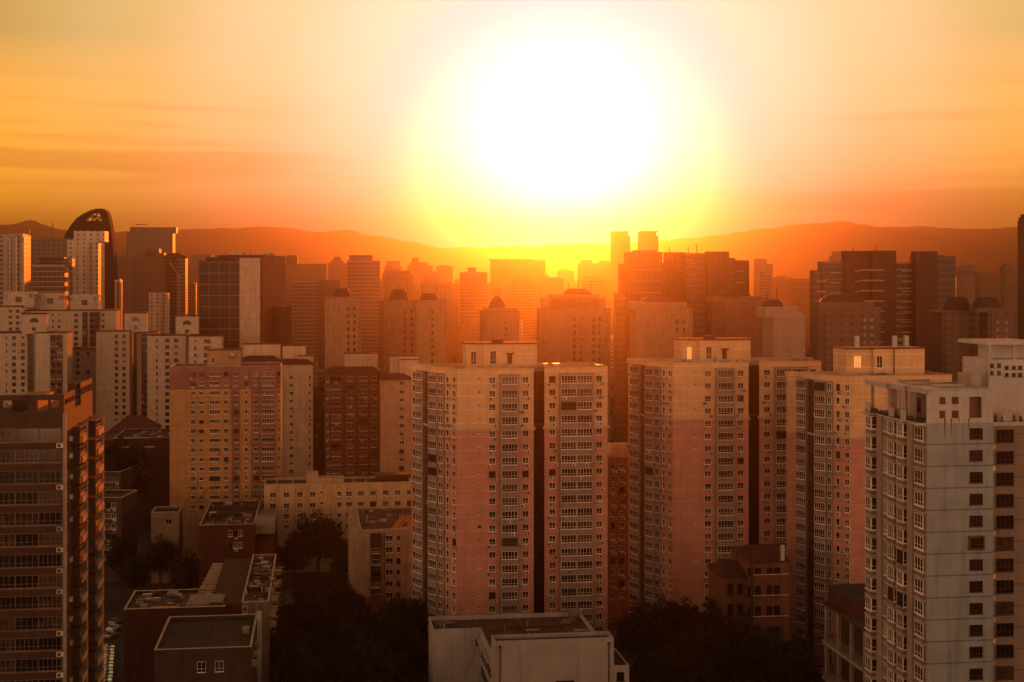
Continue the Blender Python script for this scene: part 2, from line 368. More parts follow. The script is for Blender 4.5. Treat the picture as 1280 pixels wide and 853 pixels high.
class Building:
    """an Empty at the base; parts are added in its local frame (x along the front, y away from the viewer)"""
    def __init__(s, name, label, cat, px, D, rot=GRID, group=None):
        s.ox, s.oy = P(px, D); s.rot = rot
        s.e = thing(name, label, cat, (s.ox, s.oy, 0), rot, group)
        s.wins = {}; s.acs = []
    def L(s, px, D):
        x, y = P(px, D); dx, dy = x-s.ox, y-s.oy; c, sn = math.cos(-s.rot), math.sin(-s.rot)
        return (c*dx-sn*dy, sn*dx+c*dy)
    def W(s, x, y, z):
        c, sn = math.cos(s.rot), math.sin(s.rot); return (s.ox+c*x-sn*y, s.oy+sn*x+c*y, z)
    def pix(s, x, y, z):
        w = s.W(x, y, z); return (640+w[0]/w[1]*F, HZ+(CAMH-w[2])/w[1]*F)
    def part(s, name, mb, mats, parent=None, label=None):
        o = obj(name, mb, mats, parent or s.e)
        if label: o['label'] = label
        return o
    def box(s, name, x0, x1, y0, y1, z0, z1, m): 
        b = MB(); b.box(x0, x1, y0, y1, z0, z1); return s.part(name, b, m)
    def window(s, name, x, y, z, rz, w, h, n=2, dark=False, glass=0, ymax=868):
        q = s.pix(x, y, z)
        if q[1]-6 > ymax or q[0] < -12 or q[0] > 1292: return
        s.wins.setdefault(name, []).append((x, y, z, rz, w, h, n, dark, glass))
    def ac(s, x, y, z, rz, ymax=868):
        q = s.pix(x, y, z)
        if q[1] > ymax or q[0] < -8 or q[0] > 1288: return
        s.acs.append((x, y, z, rz))
    def finish(s, cap=100, sub=True, acs=100):
        for name, lst in s.wins.items():
            lst.sort(key=lambda a: -(a[4]*a[5])+.0001*(90-a[2]))
            for a in lst[:cap]:
                x, y, z, rz, w, h, n, dark, glass = a
                f, p, fm, pm, m1, m2 = template(name, w, h, n, dark, glass)
                if sub:
                    o = link(name, fm, s.e, (x, y, z), rz); link('pane', pm, o)
                else:
                    key = ('J', name, w, h, n, dark, glass)
                    if key not in _T:
                        j = MB(); j.add(f); j.add(p, moff=1); _T[key] = j.mesh(name, [m1, m2])
                    o = link(name, _T[key], s.e, (x, y, z), rz)
                if glass == 2: o['label'] = 'window with the evening sky painted in as a glow'
                elif dark == 1 and sub: o['label'] = 'window with a dark frame'
            rest = lst[cap:]
            if rest:
                j = MB()
                for a in rest:
                    x, y, z, rz, w, h, n, dark, glass = a
                    f, p, fm, pm, m1, m2 = template(name, w, h, n, False, 0)
                    j.add(f, (x, y, z), rz); j.add(p, (x, y, z), rz, moff=1)
                stuff(obj(name, j, [FRAME, GLASS], s.e))
        random.Random(5).shuffle(s.acs)
        s.acs.sort(key=lambda a: -a[2])
        for a in s.acs[:acs]: link('air_conditioner', ACME, s.e, a[:3], a[3])
        if s.acs[acs:]:
            j = MB()
            for a in s.acs[acs:]: j.add(ACMB, a[:3], a[3])
            stuff(obj('air_conditioner', j, [ACW, ACD], s.e))

def ring(mb, poly, z0, z1, t, m=0, out=0.0):
    """parapet ring inside a counter-clockwise plan"""
    n = len(poly)
    def off(d):
        r = []
        for i in range(n):
            a, b, c = Vector(poly[i-1][:2]), Vector(poly[i][:2]), Vector(poly[(i+1) % n][:2])
            d1 = (b-a).normalized(); d2 = (c-b).normalized()
            n1 = Vector((-d1.y, d1.x)); n2 = Vector((-d2.y, d2.x)); bi = n1+n2
            if bi.length < 1e-4: bi = n1
            bi.normalize(); k = d/max(.5, bi.dot(n1)); r.append((b.x+bi.x*k, b.y+bi.y*k))
        return r
    o = off(-out); q = off(t)
    i = len(mb.v)
    mb.v += [(x, y, z0) for x, y in o]+[(x, y, z1) for x, y in o]+[(x, y, z0) for x, y in q]+[(x, y, z1) for x, y in q]
    for k in range(n):
        j = (k+1) % n
        mb.f += [(i+k, i+j, i+n+j, i+n+k), (i+n+k, i+n+j, i+3*n+j, i+3*n+k), (i+2*n+j, i+2*n+k, i+3*n+k, i+3*n+j), (i+j, i+k, i+2*n+k, i+2*n+j)]
        mb.m += [m]*4
def shell(b, poly, z1, bands, roofm=ROOFD, par=.8, coping=ORN):
    """walls in bands (list of (z_low, material, part name) from the top), roof and parapet"""
    hi = z1
    for zl, m, nm in bands:
        w = MB(); w.prism(poly, zl, hi-(par if hi == z1 else 0), top=False)
        if hi == z1: ring(w, poly, z1-par, z1, .25)
        b.part(nm, w, m); hi = zl
    r = MB(); n = len(poly); r.v = [(x, y, z1-par+.004) for x, y in poly]; r.f = [tuple(range(n))]; r.m = [0]
    b.part('roof', r, roofm)
    if coping:
        c = MB(); ring(c, poly, z1+.002, z1+.12, .32, out=.07); b.part('coping', c, coping)
def seg(p, q):
    dx, dy = q[0]-p[0], q[1]-p[1]; return math.hypot(dx, dy), math.atan2(dy, dx)
def wall_box(name, label, cat, px0, px1, D, depth, ytop, m, rot=GRID, group=None, roofm=ROOFD, z0=0, par=.7, z=None, coping=ORN):
    b = Building(name, label, cat, px0, D, rot, group)
    # width so that the right front corner falls on px1
    t = (px1-640)/F; c, s_ = math.cos(rot), math.sin(rot)
    w = (t*b.oy-b.ox)/(c-t*s_)
    b.w = w; b.d = depth; b.z = Zof(ytop, D) if z is None else z
    poly = [(0,0),(w,0),(w,depth),(0,depth)]
    shell(b, poly, b.z, [(z0, m, 'wall')], roofm, par, coping)
    return b
def columns(b, cols, z_first, fh, nfl, y=0.0, rz=0, rng=None, ymax=868, skip_dark=.06, dark_rate=.04):
    """window columns: (x centre, width, height, lights, name, ac chance, dz) ; each storey down from z_first"""
    rng = rng or random.Random(sum(map(ord, b.e["label"])))
    for k in range(nfl):
        z = z_first-k*fh
        if z < 1: break
        for (x, w, h, n, nm, ac, dz) in cols:
            b.window(nm, x, y, z+dz, rz, w, h, n, dark=rng.random() < dark_rate, glass=1 if rng.random() < .3 else 0, ymax=ymax)
            if rng.random() < ac: b.ac(x+rng.choice((-.35, .3, .05))*w, y, z+dz-h/2-.75, rz, ymax=ymax)

# ================================================================== SETTING
rg = random.Random(11)
g = MB(); g.quad((-6000,-400,0),(6000,-400,0),(6000,9000,0),(-6000,9000,0))
struct(obj('ground', g, mat('dusty_ground', (.07,.055,.042), rough=.95, var=.5, scale=.05)))
# the street along the grid, seen between the blocks at the left
def along(px, D, t, off=0.0):
    x, y = P(px, D); return (x-math.sin(GRID)*t+math.cos(GRID)*off, y+math.cos(GRID)*t+math.sin(GRID)*off)
def strip(px, D, t0, t1, o0, o1, z, mb, m=0, h=0.0):
    a, b_, c, d = along(px,D,t0,o0), along(px,D,t0,o1), along(px,D,t1,o1), along(px,D,t1,o0)
    if h: mb.prism([a,b_,c,d], 0, z+h, m)
    else: mb.quad((*a,z),(*b_,z),(*c,z),(*d,z), m)
ASPH = mat('asphalt', (.05,.045,.042), rough=.85, var=.3, scale=.8)
PAVE = mat('paving', (.17,.14,.12), rough=.85, var=.3, scale=1.5)
LINE = mat('road_paint', (.6,.57,.52), rough=.7)
rd = MB(); strip(397, 420, -260, 900, -7, 7, .004, rd); struct(obj('road', rd, ASPH))
pv = MB(); strip(397, 420, -260, 900, -10.5, -7, .0, pv, h=.14); strip(397, 420, -260, 900, 7, 10.5, .0, pv, h=.14); struct(obj('pavement', pv, PAVE))
mk = MB()
for i in range(120): strip(397, 420, -250+i*9, -250+i*9+4, -.09, .09, .008, mk)
strip(397, 420, -260, 900, -6.6, -6.45, .008, mk); strip(397, 420, -260, 900, 6.45, 6.6, .008, mk)
struct(obj('road_marking', mk, LINE))
ln = MB(); strip(140, 330, -60, 70, -3.2, 3.6, .004, ln); struct(obj('lane', ln, ASPH))

# mountains along the horizon
def mountains():
    m = MB(); nx, ny = 260, 26
    prof = [(-200,300),(-60,286),(0,276),(40,273),(75,281),(120,291),(165,283),(215,284),(260,283),(330,280),(400,287),(430,285),(490,296),(560,308),(640,306),(760,302),(850,294),(905,290),(960,283),(1000,277),(1045,273),(1080,277),(1110,281),(1150,280),(1200,281),(1240,283),(1300,278),(1400,284),(1520,300)]
    def py(px):
        for a, b in zip(prof, prof[1:]):
            if a[0] <= px <= b[0]: t = (px-a[0])/(b[0]-a[0]); t = t*t*(3-2*t); return a[1]+(b[1]-a[1])*t
        return 300
    y0, yr = 6300.0, 7500.0
    for j in range(ny+1):
        for i in range(nx+1):
            px = -200+1720*i/nx; Y = y0+1600*j/ny
            x = (px-640)/F*yr*(Y/yr)
            H = CAMH-(py(px)-HZ)/F*yr
            t = (Y-y0)/(yr-y0); s_ = max(0, t)**.85 if t < 1 else max(0, 1-(t-1)*1.0)
            nn = noise.fractal(Vector((x*.0028, Y*.0028, 3.1)), 1.0, 2.1, 6)
            n2 = noise.fractal(Vector((x*.011, 7.7, Y*.002)), .9, 2.0, 4)
            z = H*min(1, s_)*(1-.30*abs(nn)*(1 if t < .95 else .25))+n2*6*s_-2
            m.v.append((x, Y, max(-2, z)))
    for j in range(ny):
        for i in range(nx):
            a = j*(nx+1)+i; m.f.append((a, a+1, a+nx+2, a+nx+1)); m.m.append(0)
    o = obj('mountains', m, mat('mountain_scrub', (.22,.18,.12), rough=.95, var=.4, scale=.01)); struct(o)
    for p in o.data.polygons: p.use_smooth = True
mountains()
HAZE_TOP = 425.0
hz = MB(); hz.box(-4300, 4300, -260, 8600, -4, HAZE_TOP)
hm = bpy.data.materials.new('haze_air'); hm.use_nodes = True
hn = hm.node_tree; hn.nodes.clear(); ho = hn.nodes.new('ShaderNodeOutputMaterial'); pvn = hn.nodes.new('ShaderNodeVolumePrincipled')
pvn.inputs['Density'].default_value = HAZE_DENSITY; pvn.inputs['Color'].default_value = (.135,.128,.112,1); pvn.inputs['Anisotropy'].default_value = HAZE_G
hn.links.new(pvn.outputs[0], ho.inputs['Volume'])
ho_ = stuff(obj('haze', hz, hm))

# ================================================================== THE TWO-WING TOWERS (centre, right of centre)
def world_hit(b, p, q, px):
    """where the sight line of column px meets the wall p-q (local coordinates)"""
    P0, Q0 = b.W(*p, 0), b.W(*q, 0); k = (px-640)/F
    dx, dy = Q0[0]-P0[0], Q0[1]-P0[1]; t = (k*P0[1]-P0[0])/(dx-k*dy)
    return (p[0]+(q[0]-p[0])*t, p[1]+(q[1]-p[1])*t)
def put_col(b, p, q, a, c, z_first, fh, nfl, h, n, nm, ac=0, out=0.0, rng=None, ymax=868, dz=0, dark_rate=.05):
    A, C = world_hit(b, p, q, a), world_hit(b, p, q, c); w = math.hypot(C[0]-A[0], C[1]-A[1])
    ang = math.atan2(C[1]-A[1], C[0]-A[0]); nx, ny = math.sin(ang), -math.cos(ang)
    x, y = (A[0]+C[0])/2+nx*out, (A[1]+C[1])/2+ny*out
    for k in range(nfl):
        z = z_first-k*fh+dz
        if z < 2: break
        b.window(nm, x, y, z, ang, w, h, n, dark=rng.random() < dark_rate, glass=1 if rng.random() < .35 else 0, ymax=ymax)
        if rng.random() < ac:
            o = rng.choice((-.5, -.2, .3, .55))*w if w < 2.2 else rng.uniform(-.5, .5)*w
            b.ac(x+math.cos(ang)*o, y+math.sin(ang)*o, z-h/2-.78, ang, ymax=ymax)
def bay(b, p, q, a, c, out, z0, z1, m, ledges=None, fh=2.864):
    A, C = world_hit(b, p, q, a), world_hit(b, p, q, c)
    ang = math.atan2(C[1]-A[1], C[0]-A[0]); nx, ny = math.sin(ang)*out, -math.cos(ang)*out
    pr = MB(); pr.prism([(A[0]+nx, A[1]+ny), (C[0]+nx, C[1]+ny), C, A], z0, z1, bottom=True); b.part('bay', pr, m)
ROOFD2 = roof_mat('roof_red_dark', (.09,.04,.03))
def penthouse(b, x0, x1, y0, y1, z0, z1, m, roofm=ROOFD2, wins=(), lit=()):
    w = MB(); w.prism([(x0,y0),(x1,y0),(x1,y1),(x0,y1)], z0, z1)
    p = b.part('penthouse', w, m); r = MB(); r.box(x0-.5, x1+.5, y0-.5, y1+.5, z1+.003, z1+.32); r.box((x0*.55+x1*.45), (x0*.55+x1*.45)+2.6, y0+1, y0+3.2, z1+.32, z1+.9); b.part('penthouse_roof', r, roofm)
    for i, (x, w_, h, zc) in enumerate(wins): b.window('window', x, y0, zc, 0, w_, h, 2, glass=2 if i in lit else 1)
def twin_tower(px0, D0, s, label, ymax, seed, cut=None, n_ac=.75):
    rng = random.Random(seed)
    b = Building('apartment_tower', label, 'apartment building', px0, D0+17, group='cream and pink towers in the middle of the view')
    X = lambda px: px0+(px-514)*s
    pts = [(514,17),(521,16),(531.2,13),(537.6,8),(556.5,3.4),(571.5,0),(609,.9),(667,2.3),(668,11),(680,11.3),(680.5,4.3),(759.5,6.4)]
    lp = [b.L(X(px), D0+d) for px, d in pts]; ymx = lp[-1][1]+16
    poly = lp+[(lp[-1][0], ymx), (lp[0][0], ymx)]
    z1 = 66.05; fh = 2.864; zc = z1-2.45; split = z1-12.9
    shell(b, poly, z1, [(split, CREAM, 'upper_wall'), (0, PINK, 'lower_wall')], ROOFB)
    c = MB(); ring(c, poly, split-.22, split+.22, .1, out=.38); b.part('cornice', c, ORN)
    S = lambda i: (lp[i], lp[i+1])
    N = 22; PTS = [p_[0] for p_ in pts]
    bz = z1-1.2
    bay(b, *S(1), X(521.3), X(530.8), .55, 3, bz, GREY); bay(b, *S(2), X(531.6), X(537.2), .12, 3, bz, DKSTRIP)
    bay(b, *S(3), X(538.2), X(549.3), .7, 3, bz, GREY); bay(b, *S(3), X(549.5), X(556), .35, 3, bz, GREY)
    bay(b, *S(6), X(624.5), X(648.2), .8, 3, bz, GREY); bay(b, *S(10), X(699), X(741.5), .7, 3, bz, GREY)
    k = dict(rng=rng, ymax=ymax)
    put_col(b, *S(0), X(516.2), X(519.4), zc, fh, N, 1.45, 1, 'window', n_ac, **k)
    put_col(b, *S(1), X(522), X(530.4), zc, fh, N, 1.6, 4, 'bay_window', 0, out=.56, **k)
    put_col(b, *S(2), X(532.2), X(536.8), zc, fh, N, 1.6, 3, 'bay_window', 0, out=.13, dark_rate=1, **k)
    for q in (7, 8, 9): bay(b, *S(q), X(PTS[q])+.0, X(PTS[q+1])-.0, .06, 3, bz, DKSTRIP)  # dark sheets: shade of the deep gap painted onto its walls
    put_col(b, *S(3), X(538.8), X(548.8), zc, fh, N, 1.6, 4, 'bay_window', .1, out=.71, **k)
    put_col(b, *S(3), X(550), X(555.6), zc, fh, N, 1.6, 2, 'bay_window', 0, out=.36, **k)
    put_col(b, *S(4), X(558.2), X(561.4), zc, fh, N, 1.4, 1, 'window', .8, **k)
    put_col(b, *S(4), X(566), X(570), zc, fh, N, 1.35, 2, 'window', n_ac, **k)
    put_col(b, *S(6), X(611.2), X(619.2), zc, fh, N, 1.35, 2, 'window', n_ac, **k)
    put_col(b, *S(6), X(627), X(646.2), zc, fh, N, 1.65, 5, 'bay_window', .12, out=.81, **k)
    put_col(b, *S(6), X(653), X(660.6), zc, fh, N, 1.35, 2, 'window', n_ac, **k)
    put_col(b, *S(5), X(597.4), X(601.4), zc+.4, fh, N, .45, 2, 'vent_window', 0, **k)
    put_col(b, *S(10), X(686.4), X(694.2), zc, fh, N, 1.35, 2, 'window', n_ac, **k)
    put_col(b, *S(10), X(701), X(719.4), zc, fh, N, 1.65, 5, 'bay_window', .2, out=.71, **k)
    put_col(b, *S(10), X(721), X(739.4), zc, fh, N, 1.65, 5, 'bay_window', .3, out=.71, **k)
    put_col(b, *S(10), X(745), X(752.6), zc, fh, N, 1.35, 2, 'window', n_ac, **k)
    # penthouse, set back
    a = b.L(X(583), D0+8); e = b.L(X(674), D0+9.6); zr = z1-.8; zt = Zof(430.5, D0+8) if s > .99 and px0 < 600 else Zof(425.5, D0+8)
    w = MB(); w.prism([(a[0],a[1]),(b.L(X(603),D0+8)[0],a[1]),(b.L(X(604),D0+8)[0],a[1]-1.2),(e[0]-3.2,a[1]-1.2),(e[0]-.8,a[1]-.3),(e[0],a[1]+2),(e[0],a[1]+8),(a[0],a[1]+8)], zr, zt)
    b.part('penthouse', w, CREAM)
    r = MB(); r.prism([(a[0]-.4,a[1]-.4),(b.L(X(603),D0+8)[0],a[1]-.4),(b.L(X(603),D0+8)[0],a[1]-1.6),(e[0]-3.0,a[1]-1.6),(e[0]-.4,a[1]-.6),(e[0]+.4,a[1]+2),(e[0]+.4,a[1]+8.4),(a[0]-.4,a[1]+8.4)], zt+.003, zt+.28, bottom=True)
    r.box(a[0]+6, a[0]+8.4, a[1]+2, a[1]+4, zt+.28, zt+.95); b.part('penthouse_roof', r, ROOFD2)
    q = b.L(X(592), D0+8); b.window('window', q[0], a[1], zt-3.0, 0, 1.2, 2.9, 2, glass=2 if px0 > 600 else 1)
    q = b.L(X(616), D0+8); b.window('window', q[0], a[1]-1.2, zt-2.9, 0, 1.35, 2.9, 2, dark=False, glass=1)
    can = MB(); q = b.L(X(638), D0+7); can.box(q[0]-.9, q[0]+.9, a[1]-2.2, a[1]-1.2, zt-2.1, zt-1.9); can.box(q[0]-.5, q[0]+.5, a[1]-1.4, a[1]-1.2, zt-4.3, zt-2.1); b.part('door_canopy', can, ROOFD2)
    # roof clutter
    for _ in range(9):
        t = rng.random(); x = lp[5][0]+(lp[7][0]-lp[5][0])*t if _ < 5 else lp[10][0]+(lp[11][0]-lp[10][0])*t
        y = lp[6][1]+rng.uniform(1.0, 4.5) if _ < 5 else lp[10][1]+rng.uniform(1.5, 8); sz = rng.uniform(.5, 1.1)
        v = MB(); v.box(x, x+sz*1.4, y, y+sz, zr+.004, zr+.8+sz*rng.uniform(.4, 1)); b.part('roof_vent', v, METAL)
    wr = MB()
    for i in range(len(lp)-1):
        wr.bar((lp[i][0], lp[i][1]+.3, z1+.45), (lp[i+1][0], lp[i+1][1]+.3, z1+.45), .012); wr.bar((lp[i][0], lp[i][1]+.3, z1+.1), (lp[i][0], lp[i][1]+.3, z1+.45), .02)
    b.part('lightning_wire', wr, METAL)
    b.finish()
    return b
twin_tower(514, 302, 1.0, 'cream and pink apartment tower in the centre, its right wing lit by the sun glare', 790, 3)
twin_tower(785, 324, .985, 'cream and pink apartment tower just right of centre, behind the dark park trees', 770, 8)

# left half of a third one, partly behind the white tower
def third_tower():
    rng = random.Random(21); D0 = 301; ymax = 800
    b = Building('apartment_tower', 'cream and pink apartment tower with a long blank wall beside the white tower', 'apartment building', 983, D0+17, group='cream and pink towers in the middle of the view')
    pts = [(983,15),(995.5,14),(1010.5,10.5),(1019.5,6.5),(1042,2.6),(1062.5,0),(1190,3.2)]
    lp = [b.L(px, D0+d) for px, d in pts]; ymx = lp[-1][1]+14
    poly = lp+[(lp[-1][0], ymx), (lp[0][0], ymx)]
    z1 = 64.6; fh = 2.864; zc = z1-2.5; split = z1-13.1; N = 21
    shell(b, poly, z1, [(split, CREAM, 'upper_wall'), (0, PINK, 'lower_wall')], ROOFB)
    c = MB(); ring(c, poly, split-.22, split+.22, .1, out=.38); b.part('cornice', c, ORN)
    S = lambda i: (lp[i], lp[i+1]); bz = z1-1.3; k = dict(rng=rng, ymax=ymax)
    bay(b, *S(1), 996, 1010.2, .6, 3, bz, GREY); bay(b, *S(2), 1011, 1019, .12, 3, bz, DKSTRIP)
    bay(b, *S(3), 1020.5, 1034.8, .75, 3, bz, GREY); bay(b, *S(3), 1035, 1041.8, .35, 3, bz, GREY)
    put_col(b, *S(0), 986.6, 991.8, zc, fh, N, 1.4, 2, 'window', .75, **k)
    put_col(b, *S(1), 997, 1009.6, zc, fh, N, 1.7, 5, 'bay_window', .1, out=.61, **k)
    put_col(b, *S(2), 1011.6, 1018.4, zc, fh, N, 1.6, 3, 'bay_window', 0, out=.13, dark_rate=1, **k)
    put_col(b, *S(3), 1021.4, 1034.2, zc, fh, N, 1.7, 5, 'bay_window', .1, out=.76, **k)
    put_col(b, *S(3), 1035.8, 1041.2, zc, fh, N, 1.6, 2, 'bay_window', 0, out=.36, **k)
    put_col(b, *S(4), 1045.6, 1050, zc, fh, N, 1.4, 1, 'window', .85, **k)
    put_col(b, *S(4), 1056.4, 1062, zc, fh, N, 1.35, 2, 'window', .85, **k)
    D1 = D0+8; a = b.L(1058, D1); e = b.L(1157, D1+1); zr = z1-.8; zt = Zof(436.5, D1)
    w = MB(); m_ = b.L(1108, D1)[0]
    w.prism([(a[0],a[1]),(m_-2.8,a[1]),(m_-2.8,a[1]-.9),(e[0],a[1]-.9),(e[0],a[1]+8),(a[0],a[1]+8)], zr, zt); b.part('penthouse', w, CREAM)
    r = MB(); r.box(a[0]-.3, e[0]+.3, a[1]-1.2, a[1]+8.3, zt+.003, zt+.22); b.part('penthouse_roof', r, ROOFD2)
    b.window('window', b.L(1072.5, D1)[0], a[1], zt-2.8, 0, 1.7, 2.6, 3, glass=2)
    b.window('window', b.L(1099.5, D1)[0], a[1]-.9, zt-2.8, 0, 1.3, 2.6, 2, glass=1)
    for px in (1074, 1124, 1139.5):
        x = b.L(px, D1)[0]; cc = MB(); cc.box(x-.45, x+.45, a[1]+.6, a[1]+1.4, zt+.22, zt+2.8); b.part('chimney', cc, WHITE)
    rl = MB(); rl.bar((b.L(1124, D1)[0], a[1]+1, zt+1.8), (b.L(1139, D1)[0], a[1]+1, zt+1.8), .05); b.part('rail', rl, METAL)
    dp = MB(); x = b.L(1118.5, D1)[0]; dp.bar((x, a[1]-1.0, zr), (x, a[1]-1.0, zt), .08); b.part('drainpipe', dp, DFRAME)
    for i in range(7):
        x = a[0]+rng.uniform(-.5, 11); v = MB(); v.box(x, x+1.1, a[1]-2.6, a[1]-1.9, zr+.004, zr+rng.uniform(.8, 1.5)); b.part('roof_vent', v, METAL)
    b.finish()
third_tower()

# ================================================================== WHITE TOWER, RIGHT FOREGROUND
def white_tower():
    rng = random.Random(5)
    b = Building('apartment_tower', 'tall white apartment tower with open roof terrace filling the right foreground', 'apartment building', 1159, 186)
    z1 = 70.55; fh = 2.87; zt = Zof(529.5, 186)   # top of the solid storeys (terrace floor)
    xr = b.L(1242.5, 187)[0]; D = 18.5
    W2 = WHITE
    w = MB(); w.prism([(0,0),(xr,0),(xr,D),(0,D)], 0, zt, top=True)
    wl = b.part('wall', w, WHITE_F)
    # terrace storey: solid front wall with openings made as piers and spandrels
    T = MB(); th = .3; H = z1-.05
    zx = [Zof(y, 186) for y in (523.5, 514, 506, 497)]
    ox = [b.L(px, 186.5)[0] for px in (1173, 1182, 1189.5, 1199.5, 1213, 1230)]
    def wall_piece(x0, x1, za, zb): T.box(x0, x1, 0, th, za, zb)
    wall_piece(0, ox[0], zt, H); wall_piece(ox[1], ox[2], zt, H); wall_piece(ox[3], ox[4], zt, H); wall_piece(ox[5], xr, zt, H)
    for xa, xb in ((ox[0], ox[1]), (ox[2], ox[3])): wall_piece(xa, xb, zt, zx[0]); wall_piece(xa, xb, zx[1], zx[2]); wall_piece(xa, xb, zx[3], H)
    wall_piece(ox[4], ox[5], zt, zx[0]); wall_piece(ox[4], ox[5], zx[3], H)
    T.box(xr-th, xr, th, D, zt, H)
    b.part('terrace_wall', T, WHITE)
    ti = MB(); ti.box(2.6, xr-.5, 1.6, D-.3, zt, H-.1); b.part('inner_wall', ti, mat('rose_render', (.30,.19,.15), var=.2))
    # canopy slab, stepped on the left edge
    s = MB(); s.prism([(-.05,-.12),(xr+.1,-.12),(xr+.1,D+.3),(-1.1,D+.3),(-1.1,D*.62),(-.6,D*.62),(-.6,D*.36),(-.05,D*.36)], z1, z1+.16, bottom=True)
    s.prism([(-.0,-.0),(.35,.0),(.35,D*.36),(.0,D*.36)], z1-.55, z1, bottom=True); s.prism([(-.55,D*.36+.01),(-.2,D*.36+.01),(-.2,D*.62),(-.55,D*.62)], z1-.55, z1, bottom=True); s.prism([(-1.05,D*.62+.01),(-.7,D*.62+.01),(-.7,D+.3),(-1.05,D+.3)], z1-.55, z1, bottom=True)
    b.part('canopy', s, WHITE)
    sk = MB(); sk.box(2.5, 8, 4.2, 4.4, z1+.16, z1+.45); sk.box(1, xr-1, 8.5, 8.8, z1+.16, z1+.42); sk.box(1.5, 6.2, 13, 13.2, z1+.16, z1+.5); b.part('roof_kerb', sk, METAL)
    for y in (D-.7, D*.62+.3, D*.36+.3, D*.45):
        c = MB(); c.box(-.5, -.1, y-.2, y+.2, zt, z1-.02); b.part('column', c, WHITE)
    c = MB(); c.box(.1, 1.1, 5.8, 6.4, zt, z1-.02); b.part('column', c, WHITE)
    for i, (xw, yw) in enumerate(((1.3, 16), (1.3, 10.5), (1.3, 4))):
        pass
    b.window('window', 2.6, 15, zt+1.9, R(-90), 1.2, 1.4, 2, dark=True, glass=1)
    b.window('window', 2.6, 8.5, zt+1.6, R(-90), 1.3, 1.9, 2, dark=True, glass=1)
    b.window('window', 2.6, 3.6, zt+1.6, R(-90), 1.6, 1.9, 2, dark=True, glass=1)
    # balcony bays down the left face
    bays = [(18.4, 16.2, 1.15), (13.6, 12.2, .35), (11.2, 9.2, .75), (7.9, 5.9, .8), (3.3, .5, .3)]
    ztop = zt-.35
    pl = MB(); pl.prism([(-1.5,.2),(-.0,.2),(-.0,18.6),(-1.7,18.6),(-1.7,15.6),(-.9,15.6),(-.9,11.6),(-1.2,11.3),(-1.2,5.4),(-.7,5.0)][::1], zt-.28, zt+.02, bottom=True); b.part('terrace_slab', pl, WHITE)
    hd = MB()
    for i in range(70):
        y = rng.uniform(.6, 18); x = -1.0+rng.uniform(-.15,.25) if y > 5 else -.5; r_ = rng.uniform(.2,.42)
        hd.cyl((x, y), r_, zt+.02, zt+rng.uniform(.35,.7), n=5, r2=r_*.5)
    stuff(b.part('terrace_plants', hd, mat('planter_leaves', (.03,.035,.018), rough=.8, var=.5, scale=4)))
    for y in (16.9, 8.6, 4.6): rp = MB(); rp.box(-1.35, -1.29, y-.9, y+.9, zt+.1, zt+1.35); b.part('screen_panel', rp, WHITE)
    rl = MB()
    for zz in (.5, .8, 1.1): rl.bar((-1.25, 1, zt+zz), (-1.25, 17.5, zt+zz), .022)
    for i in range(10): rl.bar((-1.25, 1+i*1.83, zt), (-1.25, 1+i*1.83, zt+1.1), .022)
    b.part('railing', rl, METAL)
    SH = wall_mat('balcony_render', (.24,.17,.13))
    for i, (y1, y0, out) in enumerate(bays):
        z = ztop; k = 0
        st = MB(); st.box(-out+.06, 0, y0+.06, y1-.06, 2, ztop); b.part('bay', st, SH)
        while z > 6:
            zc = z-1.15
            if b.pix(-out, y0, zc)[1] < 880:
                lg = MB()
                lg.box(-out-.08, .0, y0-.08, y1+.08, z-fh+.62, z-fh+.76); b.part('parapet_ledge', lg, WHITE); lg = MB()
                lg.box(-out-.12, .0, y0-.10, y1+.10, z-.10, z+.10)
                b.part('balcony_ledge', lg, WHITE)
                b.window('window', -out+.055, (y0+y1)/2, z-1.15, R(-90), y1-y0-.2, 1.75, 3, glass=1 if rng.random() < .5 else 0, dark=rng.random() < .08)
                if out > .5: b.window('side_window', (-out)/2-.03, y0+.055, z-1.15, 0, out-.16, 1.75, 1, glass=1)
            z -= fh; k += 1
    # slim piers between the bays
    for (ya, yb, o) in ((15.9, 14.0, .5), (9.0, 8.1, .5), (5.5, 3.7, .45), (11.9,11.4,.2)):
        pr = MB(); pr.box(-o, 0.02, yb, ya, 0, zt-.3); b.part('pier', pr, CONC)
    # front windows
    xc = b.L(1220.5, 186.8)[0]; wid = 17/F*187
    for k in range(14):
        z = Zof(543.2, 186)-k*fh
        b.window('window', xc, 0, z, 0, wid, 1.45, 4, dark=True, glass=1)
    f = MB(); z = Zof(543.2,186)-5*fh; f.box(xc-wid/2-.22, xc-wid/2-.05, -.3, 0, z-.95, z+.95); f.box(xc+wid/2+.05, xc+wid/2+.22, -.3, 0, z-.95, z+.95); f.box(xc-wid/2-.22, xc+wid/2+.22, -.3, 0, z+.8, z+.95); f.box(xc-wid/2-.22, xc+wid/2+.22, -.3, 0, z-.95, z-.8)
    b.part('window_cage', f, BROWN)
    # water stains under the openings
    for px, y0_, y1_, hw in ((1181.3, 524, 550, .13), (1189.8, 524, 548, .10), (1213, 524, 537, .13), (1200, 524, 531, .08)):
        x = b.L(px, 186.3)[0]; za, zb = Zof(y0_,186), Zof(y1_,186)
        st = MB(); st.quad((x-hw*.3,-.004,zb),(x+hw*.3,-.004,zb),(x+hw,-.004,za),(x-hw,-.004,za))
        b.part('water_stain', st, mat('rust_stain', (.20,.10,.055), var=.4, scale=3))
    # recessed right wing
    x1 = b.L(1310, 192)[0]; zw = Zof(532, 190)
    wg = MB(); wg.prism([(xr+.01,2.2),(x1,2.2),(x1,D),(xr+.01,D)], 0, zw); b.part('wing', wg, CONCF)
